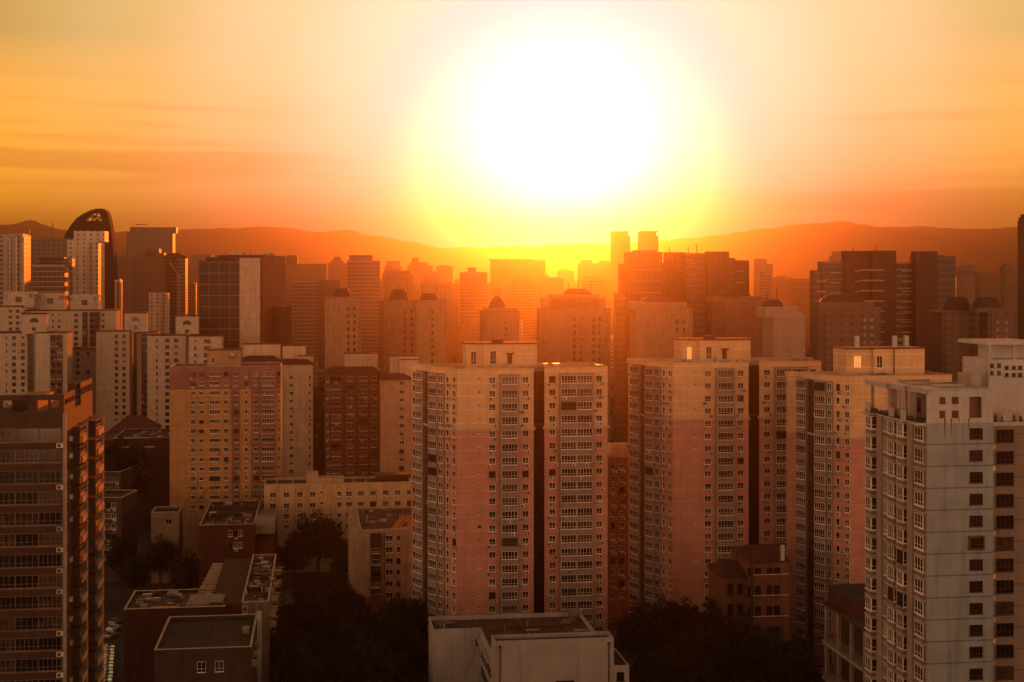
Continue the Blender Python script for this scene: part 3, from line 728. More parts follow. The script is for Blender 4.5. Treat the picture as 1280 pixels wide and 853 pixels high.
    cp = MB(); cp.box(xr+.02, x1, 1.9, 2.6, zw+.003, zw+.5); b.part('coping', cp, WHITE)
    xc = b.L(1257.3, 189.5)[0]
    for k in range(14):
        z = Zof(546, 189)-k*fh; b.window('window', xc, 2.2, z, 0, 23/F*190, 1.75, 4, dark=True, glass=1 if rng.random()<.6 else 0)
        if rng.random() < .7: b.ac(xr+.75, 2.2, z-1.7, 0)
    rl = MB()
    for zz in (.5,.85,1.2): rl.bar((xr+.1, 2.1, zw+.5+zz), (x1, 2.1, zw+.5+zz), .025)
    for i in range(9): rl.bar((xr+.2+i*.9, 2.1, zw+.5), (xr+.2+i*.9, 2.1, zw+1.7), .025)
    for i in range(2): rl.box(xr+2.4+i*2.7, xr+3.7+i*2.7, 2.05, 2.1, zw+.6, zw+1.8)
    b.part('railing', rl, METAL)
    # stair tower with slab roof
    xs = b.L(1238, 193)[0]; z2 = Zof(432, 192)
    s = MB(); s.prism([(xs,6),(x1,6),(x1,14),(xs,14)], zw, z2-2.0); s.box(xs, xs+.5, 6, 6.5, z2-2, z2); s.box(xs+3.6,xs+3.9,6,6.4,z2-2,z2); s.box(x1-.5,x1,6,6.5,z2-2,z2); s.box(xs+1.4, x1, 8.5, 12, z2-2, z2)
    b.part('stair_tower', s, WHITE)
    c = MB(); c.box(xs-.45, x1+.4, 5.5, 14.5, z2, z2+.5); b.part('stair_roof', c, WHITE)
    for j, zz in enumerate((z2-3.1, z2-4.1)):
        for i, px in enumerate((1241, 1243.3, 1250.5, 1253, 1262, 1271.5, 1280)):
            big = px > 1255
            b.window('vent_window', b.L(px, 193)[0]+.0, 6, zz if big else zz+.3, 0, .5 if big else .16, .5 if big else .55, 1, dark=True, glass=1)
    kk = MB(); xk = b.L(1228, 189)[0]; kk.box(xr-1.4, xr-.02, 3.5, 7.5, z1+.16, Zof(468,190)); b.part('roof_block', kk, CONC)
    for i in range(5):
        x = xr+1+i*1.3; v = MB(); v.cyl((x, 4.2), .35, zw+.01, zw+1.0+.3*(i%2), n=8); b.part('planter', v, DFRAME)
    b.finish(cap=100, acs=40)
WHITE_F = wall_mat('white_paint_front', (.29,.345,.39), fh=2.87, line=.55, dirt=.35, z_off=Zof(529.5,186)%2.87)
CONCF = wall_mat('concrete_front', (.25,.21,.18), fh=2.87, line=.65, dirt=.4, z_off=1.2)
white_tower()

# ================================================================== LEFT FOREGROUND BLOCK
def left_block():
    rng = random.Random(9)
    BR1 = wall_mat('left_brown', (.075,.045,.032)); b = Building('apartment_block', 'dark brown apartment block in the left foreground with long window rows and sunlit balconies', 'apartment building', -60, 178)
    D0 = 198; xf = b.L(80, D0)
    y0 = xf[1]; x1 = xf[0]; x0 = 0; fh = 2.9
    zt = Zof(517, 198); z1 = Zof(493.5, 198); dep = 25
    w = MB(); w.prism([(x0,y0),(x1,y0),(x1,y0+dep),(x0,y0+dep)], 0, zt); b.part('wall', w, BR1)
    # roof storey frame: piers, beam, lower parapet
    p = MB(); yb = y0+8.2
    def px(v): return b.L(v, 198)[0]
    for a, c in ((-60,6),(35,45),(74,80)): p.box(px(a), px(c)-.01, y0, y0+.4, zt+.15, z1-.75)
    p.box(0, x1, y0, y0+.4, zt, zt+.15); p.box(0, x1, y0, y0+.4, z1-.75, z1)
    p.box(px(46), px(47.5), y0+.05, y0+.3, zt+.15, z1-.75); p.box(px(60.5), px(63.5), y0+.05, y0+.3, zt+.15, z1-.75)
    # right side of the frame, set in steps going back
    p.box(x1-.4, x1, y0+.41, y0+9, zt, zt+1.15); p.box(x1-.4, x1, y0+.41, y0+9, z1-.75, z1-.0)
    for q in (3, 5.2, 7.1, 8.6): p.box(x1-.4, x1, y0+q, y0+q+.35, zt+1.15, z1-.75)
    z3 = z1+.6
    p.box(px(64)+.0, x1+.01, y0+13.6, y0+14, z3-.9, z3); p.box(x1-.4, x1, y0+14.01, y0+24.9, z3-.75, z3-.01); p.box(x1-.4, x1, y0+14.01, y0+24.9, zt, zt+1.4)
    for q in (14.5, 17, 19.5, 22, 24.4): p.box(x1-.4, x1, y0+q, y0+q+.35, zt+1.4, z3-.75)
    p.box(px(64), px(64)+.4, y0+13.6, y0+14, zt, z3-.9); p.box(x1-1.3, x1-.5, y0+12.3, y0+13.5, zt, z3+.2)
    b.part('roof_frame', p, BR1)
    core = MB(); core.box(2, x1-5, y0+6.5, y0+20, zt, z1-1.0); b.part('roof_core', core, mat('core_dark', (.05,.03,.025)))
    # continuous window strips and ledges
    zc = Zof(543.8, 198); n = 0; units = []
    xx = x1-.35; wu = 3.05
    while xx > .5: units.append(xx-wu/2); xx -= wu+.06
    for k in range(22):
        z = zc-k*fh
        if z < 4: break
        if b.pix(x1, y0, z)[1] > 870: break
        for u in units: b.window('window', u, y0, z, 0, wu, 1.9 if k == 0 else 1.75, rng.choice((4,4,5)), dark=2, glass=1 if rng.random()<.7 else 0)
        lg = MB(); lg.box(0, x1, y0-.14, y0, z-1.08, z-.98); b.part('sill_band', lg, mat('brown_sill', (.16,.10,.075)))
        for xa in (x1-.2,):
            if rng.random() < .7: b.ac(xa-.3, y0, z-1.75, 0)
    # right face: projecting balconies with pale edges that catch the sun
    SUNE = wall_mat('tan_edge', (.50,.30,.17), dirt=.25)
    for k in range(17):
        z = zc-k*fh+.9
        for (ya, yb_, out) in ((6.0, 12.6, 1.15), (15.2, 22.4, 2.0)):
            bl = MB(); bl.box(x1, x1+out, y0+ya, y0+yb_, z-2.9, z-1.85); bl.box(x1, x1+out*.9, y0+ya+.5, y0+yb_-.5, z-1.85, z-.5)
            o = b.part('balcony', bl, BR1)
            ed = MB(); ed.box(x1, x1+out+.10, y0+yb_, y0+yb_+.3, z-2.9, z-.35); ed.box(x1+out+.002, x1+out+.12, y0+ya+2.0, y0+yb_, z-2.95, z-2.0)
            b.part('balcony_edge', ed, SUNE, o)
            b.window('side_window', x1+out*.9+.01, y0+(ya+yb_)/2, z-1.15, R(90), yb_-ya-1.6, 1.2, 4, dark=2, glass=1)
        b.window('side_window', x1, y0+2.2, z-1.1, R(90), 1.2, 1.4, 2, dark=2, glass=0)
        b.window('side_window', x1, y0+13.9, z-1.1, R(90), 1.2, 1.4, 2, dark=2, glass=0)
        if rng.random() < .8: b.ac(x1, y0+4.1, z-1.9+rng.uniform(-.3,.3), R(90))
    b.box('corner_pier', x1-.15, x1+.28, y0-.1, y0+.45, 0, zt, CONC)
    b.finish(cap=100)
left_block()

# ================================================================== BLOCKS LEFT OF CENTRE
def brown_tower():
    rng = random.Random(31); D0 = 428; ymax = 650
    b = Building('apartment_tower', 'ochre and mauve apartment tower left of the street with rows of mismatched windows', 'apartment building', 212, D0)
    pts = [(212,0),(345,4.2),(351,6)]
    lp = [b.L(px, D0+d) for px, d in pts]; poly = [lp[0], lp[1], lp[2], (lp[2][0], 17), (0, 17)]
    z1 = Zof(459, D0); fh = 2.864; split = Zof(487.5, D0)
    shell(b, poly, z1, [(split, wall_mat('mauve_paint', (.27,.14,.12), fh=2.864), 'upper_wall'), (0, wall_mat('ochre_paint', (.46,.28,.13), fh=2.864), 'lower_wall')], ROOFD2)
    S = (lp[0], lp[1]); S2 = (lp[1], lp[2]); k = dict(rng=rng, ymax=ymax)
    MV = wall_mat('mauve_strip', (.25,.12,.10), fh=2.864)
    bay(b, *S, 289.5, 300, .12, 0, split-.01, MV); bay(b, *S, 314, 345, .14, 0, split-.01, MV)
    bay(b, *S, 325.5, 345, .8, 0, z1-1.3, MV)
    zc = Zof(468.5, D0); N = 15
    for a, c, h, n, o, ac in ((238.5,244.5,1.3,2,0,.7),(249,254.5,1.0,2,0,.4),(261.5,275,1.3,4,0,.5),(279.8,285.5,1.3,2,0,.6),(292.5,298.6,1.4,2,.125,.2),(306,309.6,1.3,1,0,.7),(317,323.5,1.3,2,.145,.4),(327.5,343,1.5,5,.81,.0)):
        put_col(b, *S, a, c, zc, fh, N, h, n, 'window' if n < 4 else 'bay_window', ac, out=o, dark_rate=.14, **k)
    put_col(b, *S2, 347, 349.5, zc, fh, N, 1.3, 1, 'window', .2, **k)
    x0, x1 = b.L(258.5, D0+5)[0], b.L(300, D0+5)[0]
    w = MB(); w.box(x0, x1, 5, 12, z1-.6, Zof(438.5, D0+5)); b.part('penthouse', w, wall_mat('ochre_plain', (.42,.27,.14)))
    r = MB(); r.box(x0-.3, x1+.3, 4.7, 12.3, Zof(438.5, D0+5), Zof(438.5, D0+5)+.3); b.part('penthouse_roof', r, ROOFD2)
    b.window('window', b.L(266, D0+5)[0], 5, z1+1.5, 0, .9, 1.6, 1, glass=1)
    d = MB(); xd = b.L(287.5, D0)[0]; n = 10
    ctr = Vector((xd, 4.2, z1+3.0)); ax = Vector((-.3,-1,.5)).normalized(); u = ax.cross(Vector((0,0,1))).normalized(); v = ax.cross(u)
    for q in range(n):
        t0, t1 = 2*math.pi*q/n, 2*math.pi*(q+1)/n
        d.tri(tuple(ctr-ax*.35), tuple(ctr+(u*math.cos(t0)+v*math.sin(t0))*1.0), tuple(ctr+(u*math.cos(t1)+v*math.sin(t1))*1.0))
    d.bar(tuple(ctr), (xd, 4.6, z1), .06); b.part('satellite_dish', d, METAL)
    rw = MB(); rw.bar((.3,.3,z1+.6),(lp[1][0],.3,z1+.6),.025)
    for i in range(14): rw.bar((lp[1][0]*i/13,.3,z1),(lp[1][0]*i/13,.3,z1+.6),.02)
    b.part('railing', rw, METAL)
    b.finish(acs=60)
brown_tower()

def eave_tower(label, name_px, xa, xb, D0, ytop_wall, wallm, mansard, cols, ymax, pent, seed, dep=16, z_first=None, fh=2.864, side=True, group=None, winname='window'):
    rng = random.Random(seed)
    b = Building('apartment_tower', label, 'apartment building', xa, D0, group=group)
    t = (xb-640)/F; c, s_ = math.cos(GRID), math.sin(GRID); w = (t*b.oy-b.ox)/(c-t*s_); z1 = Zof(ytop_wall, D0)
    wl = MB(); wl.prism([(0,0),(w,0),(w,dep),(0,dep)], 0, z1); b.part('wall', wl, wallm)
    if mansard:      # tiled eave sloping back from the wall head
        r = MB(); o = .9; hh = mansard; i_ = 2.2
        lo = [(-o,-o),(w+o,-o),(w+o,dep+o),(-o,dep+o)]; up = [(i_,i_),(w-i_,i_),(w-i_,dep-i_),(i_,dep-i_)]
        n0 = len(r.v); r.v += [(x,y,z1-.1) for x,y in lo]+[(x,y,z1+.25) for x,y in lo]+[(x,y,z1+hh) for x,y in up]
        for k in range(4): j = (k+1)%4; r.f += [(n0+k,n0+j,n0+4+j,n0+4+k),(n0+4+k,n0+4+j,n0+8+j,n0+8+k)]; r.m += [0,0]
        r.f += [(n0+8,n0+9,n0+10,n0+11),(n0+3,n0+2,n0+1,n0)]; r.m += [0,0]; b.part('tiled_eave', r, mat('red_roof_tile', (.10,.035,.025), rough=.8, var=.4, scale=3))
    zf = z_first or z1-2.2
    for (a, c_, h, n, o, ac, nm) in cols:
        if o:
            bay(b, (0,0), (w,0), a-1, c_+1, o, 2, z1-.3, wallm)
        put_col(b, (0,0), (w,0), a, c_, zf, fh, 24, h, n, nm, ac, out=o+(.005 if o else 0), rng=rng, ymax=ymax)
    for (pa, pb, ptop, yoff, pm) in pent:
        p = MB(); x0, x1 = b.L(pa, D0+yoff)[0], b.L(pb, D0+yoff)[0]; zz = Zof(ptop, D0+yoff)
        p.box(x0, x1, yoff, yoff+5.5, z1-.3, zz); q = b.part('penthouse', p, pm)
        r = MB(); r.box(x0-.2, x1+.2, yoff-.2, yoff+5.7, zz+.003, zz+.25); b.part('penthouse_roof', r, ROOFD2)
    return b
WHT2 = wall_mat('offwhite_paint', (.58,.46,.34), fh=2.864, line=.85)
eb = eave_tower('slim white apartment tower with red tiled eave behind the ochre tower', 0, 345, 391, 520, 456, WHT2, 1.8,
    [(362,366.5,1.3,2,0,.45,'window'),(386,388.5,1.3,1,0,.3,'window')], 605, [(353,382,433,6,WHT2),(372,391.5,446,3,WHT2)], 41, z_first=Zof(472.5,520))
eb.box('pier', eb.L(353.5,520)[0]-.3, eb.L(353.5,520)[0]+.3, -.25, 0, 2, eb.L(1,1)[0]*0+Zof(457,520), WHT2)
jn = MB(); 
for q in range(8): jn.box(eb.L(371,520)[0], eb.L(386,520)[0], -.03, 0, Zof(475+q*18,520), Zof(475.5+q*18,520))
eb.part('joint_line', jn, CONC); 
pe = MB(); x0, x1 = eb.L(304,480)[0], eb.L(349,480)[0]
eb.finish(acs=30)
ec = eave_tower('white rooftop blocks and tiled eave of the tower standing right behind the ochre tower', 0, 300, 349, 462, 452, WHT2, 1.6, [], 460, [(304,350,431,5,WHT2)], 42, dep=14)
ec.finish()
ed_ = eave_tower('dark red brick apartment tower right of the street with glazed balconies', 0, 407, 474, 486, 467, wall_mat('dark_red_paint', (.19,.075,.05), fh=2.864, line=1.4), 1.9,
    [(414,426,1.5,4,.5,.3,'bay_window'),(433,442,1.4,3,.7,.3,'bay_window'),(449.5,459,1.5,3,.5,.3,'bay_window'),(464,470.5,1.4,2,0,.5,'window'),(408.5,411,1.3,1,0,.8,'window')],
    605, [(431,473,443,6,WHT2)], 43, z_first=Zof(474,486), dep=15)
ed_.finish(acs=60)
ee = eave_tower('pale orange apartment tower end wall with one window column and dark tiled eave', 0, 475.5, 514, 480, 475, wall_mat('pale_orange_paint', (.52,.34,.23), fh=2.864, line=.88), 1.8,
    [(499,505,1.4,2,0,.5,'window')], 605, [(488,524,446,6,WHT2),(500,524,450.5,4,WHT2)], 44, z_first=Zof(480,480), dep=15)
ee.finish(acs=20)

# cream school-like block in front of them
def cream_block():
    rng = random.Random(51)
    b = wall_box('low_block', 'low cream block with rows of windows and flat roof before the red tower', 'building', 330, 514, 412, 13, 606, wall_mat('warm_cream', (.60,.45,.26)), z0=0, par=.6)
    fh = 13.5/F*412
    for k in range(4):
        z = Zof(619.5, 412)-k*fh
        for px, pw, n in ((341,7,2),(358,7,2),(375,7,2),(391,7,2),(402,3,1),(424,5,2),(436,7.5,2),(451,7.5,3),(466,7.5,3),(482,7.5,3),(497,7.5,3),(511,5,2)):
            a = world_hit(b, (0,0), (b.w,0), px); w_ = pw/F*415
            b.window('window', a[0], 0, z+(.5 if pw == 3 else 0), 0, w_, 1.5 if pw > 3 else .8, n, dark=rng.random()<.2, glass=1 if rng.random()<.3 else 0, ymax=720)
            if pw > 3 and rng.random() < .75: b.ac(a[0]+rng.choice((-.3,.3)), 0, z-1.6, 0, ymax=720)
    for px in (345, 369, 385.5, 414, 470.5):
        a = world_hit(b, (0,0), (b.w,0), px)[0]; d = MB(); d.bar((a,-.12,0),(a,-.12,b.z-.7),.06); b.part('drainpipe', d, CONC)
    x0, xm, x1 = b.L(383,418)[0], b.L(398,418)[0], b.L(430,418)[0]
    p = MB(); p.box(x0, xm, 4, 10, b.z-.5, Zof(593,416)); p.box(xm+.01, x1, 4, 10, b.z-.5, Zof(599.5,416)); b.part('penthouse', p, wall_mat('warm_cream_plain', (.56,.42,.25)))
    xs, xe = b.L(470,422)[0], b.L(514,422)[0]; p = MB(); p.box(xs, xe, 8, 12, b.z-.4, Zof(597,420)); p.box(xs-.5, xe, 6.6, 12.3, Zof(597,420), Zof(597,420)+.35)
    for i in range(9): p.box(xs+i*1.25, xs+i*1.25+.25, 6.9, 7.1, b.z-.4, Zof(597,420))
    b.part('roof_pergola', p, BROWN)
    for px, h in ((346,1.6),(366,2.2),(441,2.4),(443.5,2.4),(458,1.5)):
        v = MB(); x = b.L(px, 414)[0]; v.box(x-.12, x+.12, 2.4, 2.7, b.z-.6, b.z+h*.55); b.part('vent_pipe', v, ORN)
    b.finish(acs=40)
cream_block()

# block between the two big towers
def between():
    b = wall_box('apartment_block', 'ochre apartment block glimpsed in the gap between the two pink towers', 'apartment building', 757, 800, 352, 14, 572, wall_mat('ochre_orange', (.28,.15,.09), fh=3.0, line=1.2), par=.5)
    rng = random.Random(61)
    for k in range(13):
        z = b.z-2.4-k*2.9
        for px, pw, n in ((766,5,2),(777,6,2)):
            a = world_hit(b, (0,0), (b.w,0), px)[0]; b.window('window', a, 0, z, 0, pw/F*352, 1.4, n, dark=rng.random()<.3, ymax=740)
            if rng.random()<.9: b.ac(a+.5, 0, z-1.5, 0, ymax=740)
    x0 = b.L(764,356)[0]; p = MB(); p.box(x0, x0+5, 4, 8, b.z-.4, Zof(556,356)); b.part('penthouse', p, CREAM)
    b.finish()
between()

# ================================================================== WHITE ESTATE AT THE LEFT, MIDDLE DISTANCE
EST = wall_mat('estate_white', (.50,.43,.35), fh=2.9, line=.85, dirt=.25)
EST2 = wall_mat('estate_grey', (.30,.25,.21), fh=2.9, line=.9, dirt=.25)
GRP = 'white estate towers with arched roof turrets'
def estate(label, xa, xb, ytop, D, cols, ymax=545, roofm=ROOFD2, wallm=None, dep=13, turret=None, boxes=(), seed=1, dark=()):
    rng = random.Random(seed)
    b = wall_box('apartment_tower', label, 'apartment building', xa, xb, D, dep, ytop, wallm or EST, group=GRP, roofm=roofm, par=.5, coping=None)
    e = MB(); e.box(-.3, b.w+.3, -.35, dep+.3, b.z+.004, b.z+.55); b.part('eave', e, roofm)
    for a, c in dark:
        x0, x1 = world_hit(b,(0,0),(b.w,0),a)[0], world_hit(b,(0,0),(b.w,0),c)[0]
        r = MB(); r.box(x0, x1, -.5, 0, 2, b.z-.6); b.part('balcony_strip', r, wall_mat('estate_brown', (.14,.08,.06), fh=2.9, line=2.2))
    for (px, pw, h, n, ac) in cols:
        a = world_hit(b, (0,0), (b.w,0), px)[0]
        out = -.5 if any(q[0] <= px <= q[1] for q in dark) else 0
        for k in range(22):
            z = b.z-2.0-k*2.9
            if z < 3: break
            b.window('window', a, out-.001, z, 0, pw/F*D, h, n, dark=rng.random()<.88, glass=1 if rng.random()<.4 else 0, ymax=ymax)
            if rng.random() < ac: b.ac(a+rng.choice((-.9,.9)), out, z-1.0, 0, ymax=ymax)
    if turret:
        ta, tb, tt = turret; yo = 3; x0, x1 = b.L(ta, D+yo)[0], b.L(tb, D+yo)[0]; zt = Zof(tt, D+yo); xm = (x0+x1)/2
        t = MB(); t.box(x0, x1, yo, yo+7, b.z-.3, zt); b.part('turret', t, EST)
        r = MB(); r.box(x0-.4, x1+.4, yo-.4, yo+7.4, zt+.003, zt+.5); b.part('turret_roof', r, ROOFD2)
        aw = MB(); n = 12; hw = (x1-x0)*.2; zb = zt-3.6; pts = [(xm-hw, zb)]+[(xm-hw*math.cos(math.pi*i/n), zb+hw*1.0*math.sin(math.pi*i/n)) for i in range(1, n)]+[(xm+hw, zb)]
        aw.v = [(x, yo-.05, z) for x, z in pts]; aw.f = [tuple(range(len(pts)))]; aw.m = [0]
        b.part('arched_window', aw, DGLASS)
        b.window('window', xm, yo, zt-6.4, 0, 1.5, 1.5, 2, dark=True, glass=1)
    for (ba, bb, bt) in boxes:
        yo = 4; x0, x1 = b.L(ba, D+yo)[0], b.L(bb, D+yo)[0]; zt = Zof(bt, D+yo)
        t = MB(); t.box(x0, x1, yo, yo+8, b.z-.3, zt-3); t.box(x0, x1, yo, yo+8, zt-1, zt); t.box(x0+2.2, x1-2.2, yo-.3, yo+8, zt-6.5, zt-1.01)
        for q in range(4): t.box(x0, x0+2.19, yo, yo+8, zt-3+q*.55, zt-3+q*.55+.2); t.box(x1-2.19, x1, yo, yo+8, zt-3+q*.55, zt-3+q*.55+.2)
        b.part('rooftop_box', t, EST)
        b.window('window', (x0+x1)/2, yo-.3, zt-3.7, 0, 2.8, 2.6, 2, dark=True, glass=1)
    b.finish(cap=100, sub=False, acs=30)
    return b
estate('wide white slab tower with three boxed roof rooms, farthest row of the left estate', 30, 145, 389, 700,
       [(60.5,3,1.4,1,0),(66,3,1.4,1,0),(74,3.5,1.4,2,0),(95,4.5,1.5,2,.3),(106,4.5,1.5,2,0),(115,5,1.5,2,0),(121,4,1.5,2,0),(129,3.5,1.5,2,.3)], boxes=((45,79,367),(86,122,369)), seed=2, dark=((103,109.5),(112,125)), dep=16)
estate('white tower with boxed roof room at the left picture edge, behind the estate', -12, 27, 384, 690, [(13,4,1.4,2,0),(22,4,1.4,2,0)], boxes=((4,41,365),), seed=3)
estate('white tower at the left edge with dark flat eave and two window columns', -14, 34, 417, 620, [(17.5,4.5,1.5,2,.3),(28.5,4.5,1.5,2,.3),(8,1.5,1.2,1,0)], seed=4)
estate('white tower with arched turret, second from the left edge of the estate', 44, 84, 417, 618, [(66,4.5,1.5,2,.2),(74,4.5,1.5,2,.5)], turret=(28,57,393), seed=5, dark=((63,78),))
estate('white tower with windows in pairs right of the slab with the boxed roof rooms', 120, 162, 415, 640, [(145.5,4.2,1.5,2,.3),(155,4.2,1.5,2,.3)], turret=(155,182,392), seed=6)
estate('narrow white tower with brown balcony column between two estate towers', 171, 196, 416, 650, [(181,5.5,1.6,3,.3)], seed=7, dark=((177,186),), wallm=EST)
estate('white tower in the estate touching the turret with round arched window', 184, 232, 420, 615, [(209,5,1.5,2,.4),(220,5,1.5,2,.4),(196,2,1.2,1,0)], turret=(219,247,396), seed=8)
estate('white tower with brown bay windows beside the dark glass slab', 236, 277, 421, 600, [(259,8,1.6,3,.6),(244,2.5,1.3,1,.3)], seed=9, wallm=EST)
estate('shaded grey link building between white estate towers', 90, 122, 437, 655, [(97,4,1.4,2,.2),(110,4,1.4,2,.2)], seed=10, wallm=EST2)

# ================================================================== FARTHER BUILDINGS
def far_box(name, label, cat, xa, xb, ytop, D, m, dep=25, group=None, rot=GRID, tops=(), masts=(), fins=(), z0=0, topm=None):
    """tower with stepped top pieces (xa, xb, ytop), masts (px, ytop) and vertical fins"""
    wpx = xb-xa
    if (xa+xb)/2 > 400: dep = min(dep, .3*wpx*D/max(60, xa-400)); xa = xa+(xa-400)*dep/D
    else: dep = min(dep, .3*wpx*D/max(60, 400-xb)); xb = xb-(400-xb)*dep/D
    b = Building(name, label, cat, xa, D, rot, group)
    t = (xb-640)/F; c, s_ = math.cos(rot), math.sin(rot); w = (t*b.oy-b.ox)/(c-t*s_); z1 = Zof(ytop, D)
    wl = MB(); wl.prism([(0,0),(w,0),(w,dep),(0,dep)], z0, z1); b.part('wall', wl, m); b.w = w; b.z = z1
    rp = MB(); ring(rp, [(0,0),(w,0),(w,dep),(0,dep)], z1+.003, z1+.9, .5, out=.15); b.part('parapet', rp, m)
    prev = z1
    for (pa, pb, pt) in tops:
        yo = dep*.12; x0, x1 = b.L(pa, D)[0], b.L(pb, D)[0]; zz = Zof(pt, D); q = MB(); q.box(x0, x1, yo, dep*.8, z1+.004, zz); b.part('roof_block', q, topm or m)
    for (px, pt) in masts:
        q = MB(); x = b.L(px, D)[0]; r_ = max(.12, D*.00022); q.bar((x, dep*.3, z1), (x, dep*.3, Zof(pt, D)), r_); b.part('mast', q, DFRAME)
    for (pa, pb, out, fm) in fins:
        x0, x1 = b.L(pa, D)[0], b.L(pb, D)[0]; q = MB(); q.prism([(x0,-out),(x1,-out),(x1,0),(x0,0)], z0, z1-.5); b.part('wall_strip', q, fm)
    return b
GA = grid_mat('far_beige', (.19,.125,.09), glass=(.11,.07,.05), bw=3.2, fh=3.0)
GB = grid_mat('far_brown', (.14,.08,.055), glass=(.08,.05,.035), bw=2.8, fh=3.1, ww=.6, wh=.55, band=.5)
GC = grid_mat('far_grey', (.19,.145,.115), glass=(.11,.08,.06), bw=3.6, fh=3.2, ww=.5, wh=.45)
GD = grid_mat('far_glass', (.10,.07,.06), bw=1.6, fh=3.4, ww=.8, wh=.75, band=.08, rough=.5)
GE = grid_mat('far_white', (.55,.47,.38), bw=4.2, fh=2.9, ww=.3, wh=.5)
GW = grid_mat('far_strip', (.24,.17,.12), glass=(.15,.10,.07), bw=60, fh=3.1, ww=1.0, wh=.42)
PL1 = wall_mat('plain_tan', (.36,.24,.15)); PL2 = wall_mat('plain_dark', (.075,.035,.03)); PL3 = wall_mat('pale_panel', (.50,.40,.31), fh=3.2, line=.8)

# dark glass slab left of centre
b = Building('office_tower', 'dark glass slab tower with a pale stone strip and crowded roof, left of centre', 'office building', 248, 640, R(-3.5))
def slab():
    rot = b.rot; t = (325.5-640)/F; c, s_ = math.cos(rot), math.sin(rot); w = (t*b.oy-b.ox)/(c-t*s_); z1 = Zof(326, 640); dep = 48
    m = MB(); m.prism([(0,0),(w,0),(w,dep),(0,dep)], 0, z1); b.part('wall', m, grid_mat('slab_glass', (.05,.025,.02), glass=(.02,.012,.01), bw=1.7, fh=3.3, ww=.75, wh=.8, rough=.5))
    for k in range(12):
        z = z1-.5-k*5.0
        q = MB(); q.box(0, b.L(301,640)[0], -.35, -.02, z-.35, z); b.part('floor_band', q, mat('steel_band', (.20,.14,.11), rough=.6))
    for i in range(5):
        x = b.L(248+i*13, 640)[0]; q = MB(); q.box(x, x+.5, -.3, -.01, 20, z1-.6); b.part('glass_fin', q, mat('dark_steel', (.10,.07,.06), rough=.4))
    q = MB(); q.prism([(b.L(301,640)[0],-1.2),(w+.01,-1.2),(w+.01,0),(b.L(301,640)[0],0)], 0, z1+1.2); b.part('stone_strip', q, PL3)
    q = MB(); q.prism([(w+.01,1.0),(w+.6,1.0),(w+.6,dep+.2),(w+.01,dep+.2)], 0, Zof(319.5,660)); b.part('side_wall', q, mat('maroon_panel', (.16,.035,.03), rough=.5, var=.1))
    q = MB(); q.box(b.L(274,650)[0], w+.01, 6, dep, z1, Zof(319.5,655)); q.box(2, w*.4, 5, 20, z1, z1+1.6); b.part('roof_storey', q, PL2)
    rr = random.Random(4)
    for i in range(22):
        x = rr.uniform(1, w); h = rr.uniform(.4, 1.6); q = MB(); y = rr.uniform(7, 30); zz = Zof(319.5,655) if x > b.L(276,650)[0] else z1+1.6
        q.box(x, x+rr.uniform(.5,2.2), y, y+1.5, zz, zz+h); b.part('roof_machine', q, METAL)
    for px, h in ((273,318),(284,315),(291,316.5),(308,314.5),(316,317),(336,316),(344,316.5)):
        q = MB(); x = b.L(px,655)[0]; q.bar((x, 12, z1), (x, 12, Zof(h,652)), .12); b.part('mast', q, DFRAME)
    # low annex
    q = MB(); q.box(w+.62, w+4.5, 20, 44, 0, Zof(383,665)); b.part('annex', q, PL2)
slab()

# the curved looped tower at the left
def curved():
    D = 1150; b = Building('curved_tower', 'dark curved loop-shaped tower with an open crown, far left', 'tower', 60, D, 0)
    th_ = 12; out = [(79,299),(84,288),(92,277),(100,269.5),(110,264),(120,261),(127,260.8),(132.5,264),(136,272),(138.5,285),(141,305),(143,330),(144,360),(144,420)]
    inn = [(104,274.5),(109,268.5),(117,266),(122,266.5),(126,271),(127.5,276)]
    def w(p): return ((p[0]-640)/F*D-b.ox, 0, Zof(p[1], D))
    m = MB(); th = 9
    def slabf(poly, y0=0, y1=th):
        n = len(poly); i = len(m.v)
        ps = [w(p) for p in poly]
        m.v += [(x, y0+abs(x-ps[0][0])*.0, z) for x, _, z in ps]+[(x, y1, z) for x, _, z in ps]
        m.f.append(tuple(i+k for k in reversed(range(n)))); m.m.append(0); m.f.append(tuple(i+n+k for k in range(n))); m.m.append(0)
        for k in range(n): j = (k+1)%n; m.f.append((i+k,i+j,i+n+j,i+n+k)); m.m.append(0)
    # crown: a bent band between outer and inner outline; body below the opening
    o2 = [(97,271.8),(103.5,267.6),(112,263.4),(120,261),(127,260.8),(132.5,264),(134.8,269),(136.6,276)]
    i2 = [(103,274.5),(107,270),(113,266.8),(119,265.8),(123,266.6),(126,270),(127.2,273.5),(127.6,276)]
    for k in range(len(o2)-1): slabf([o2[k], o2[k+1], i2[k+1], i2[k]])
    slabf([(79,299),(84,288),(90,279.5),(97,271.8),(103,274.5),(104,276.2),(127.6,276.2),(136.6,276),(138.5,285),(141,305),(143,330),(144,360),(144,420),(79,420)])
    b.part('curved_shell', m, grid_mat('curved_glass', (.025,.010,.010), glass=(.03,.015,.015), bw=3, fh=4, ww=.85, wh=.8, rough=.8))
    la = MB(); 
    for a, c in (((104,276),(112,267)),((112,276),(119,266.5)),((120,276),(112,267)),((126,272),(116,276)),((108,271),(126.5,271))):
        p, q = w(a), w(c); la.bar((p[0], 6, p[2]), (q[0], 6, q[2]), .7)
    b.part('crown_lattice', la, mat('bronze_steel', (.35,.17,.08), rough=.4))
curved()

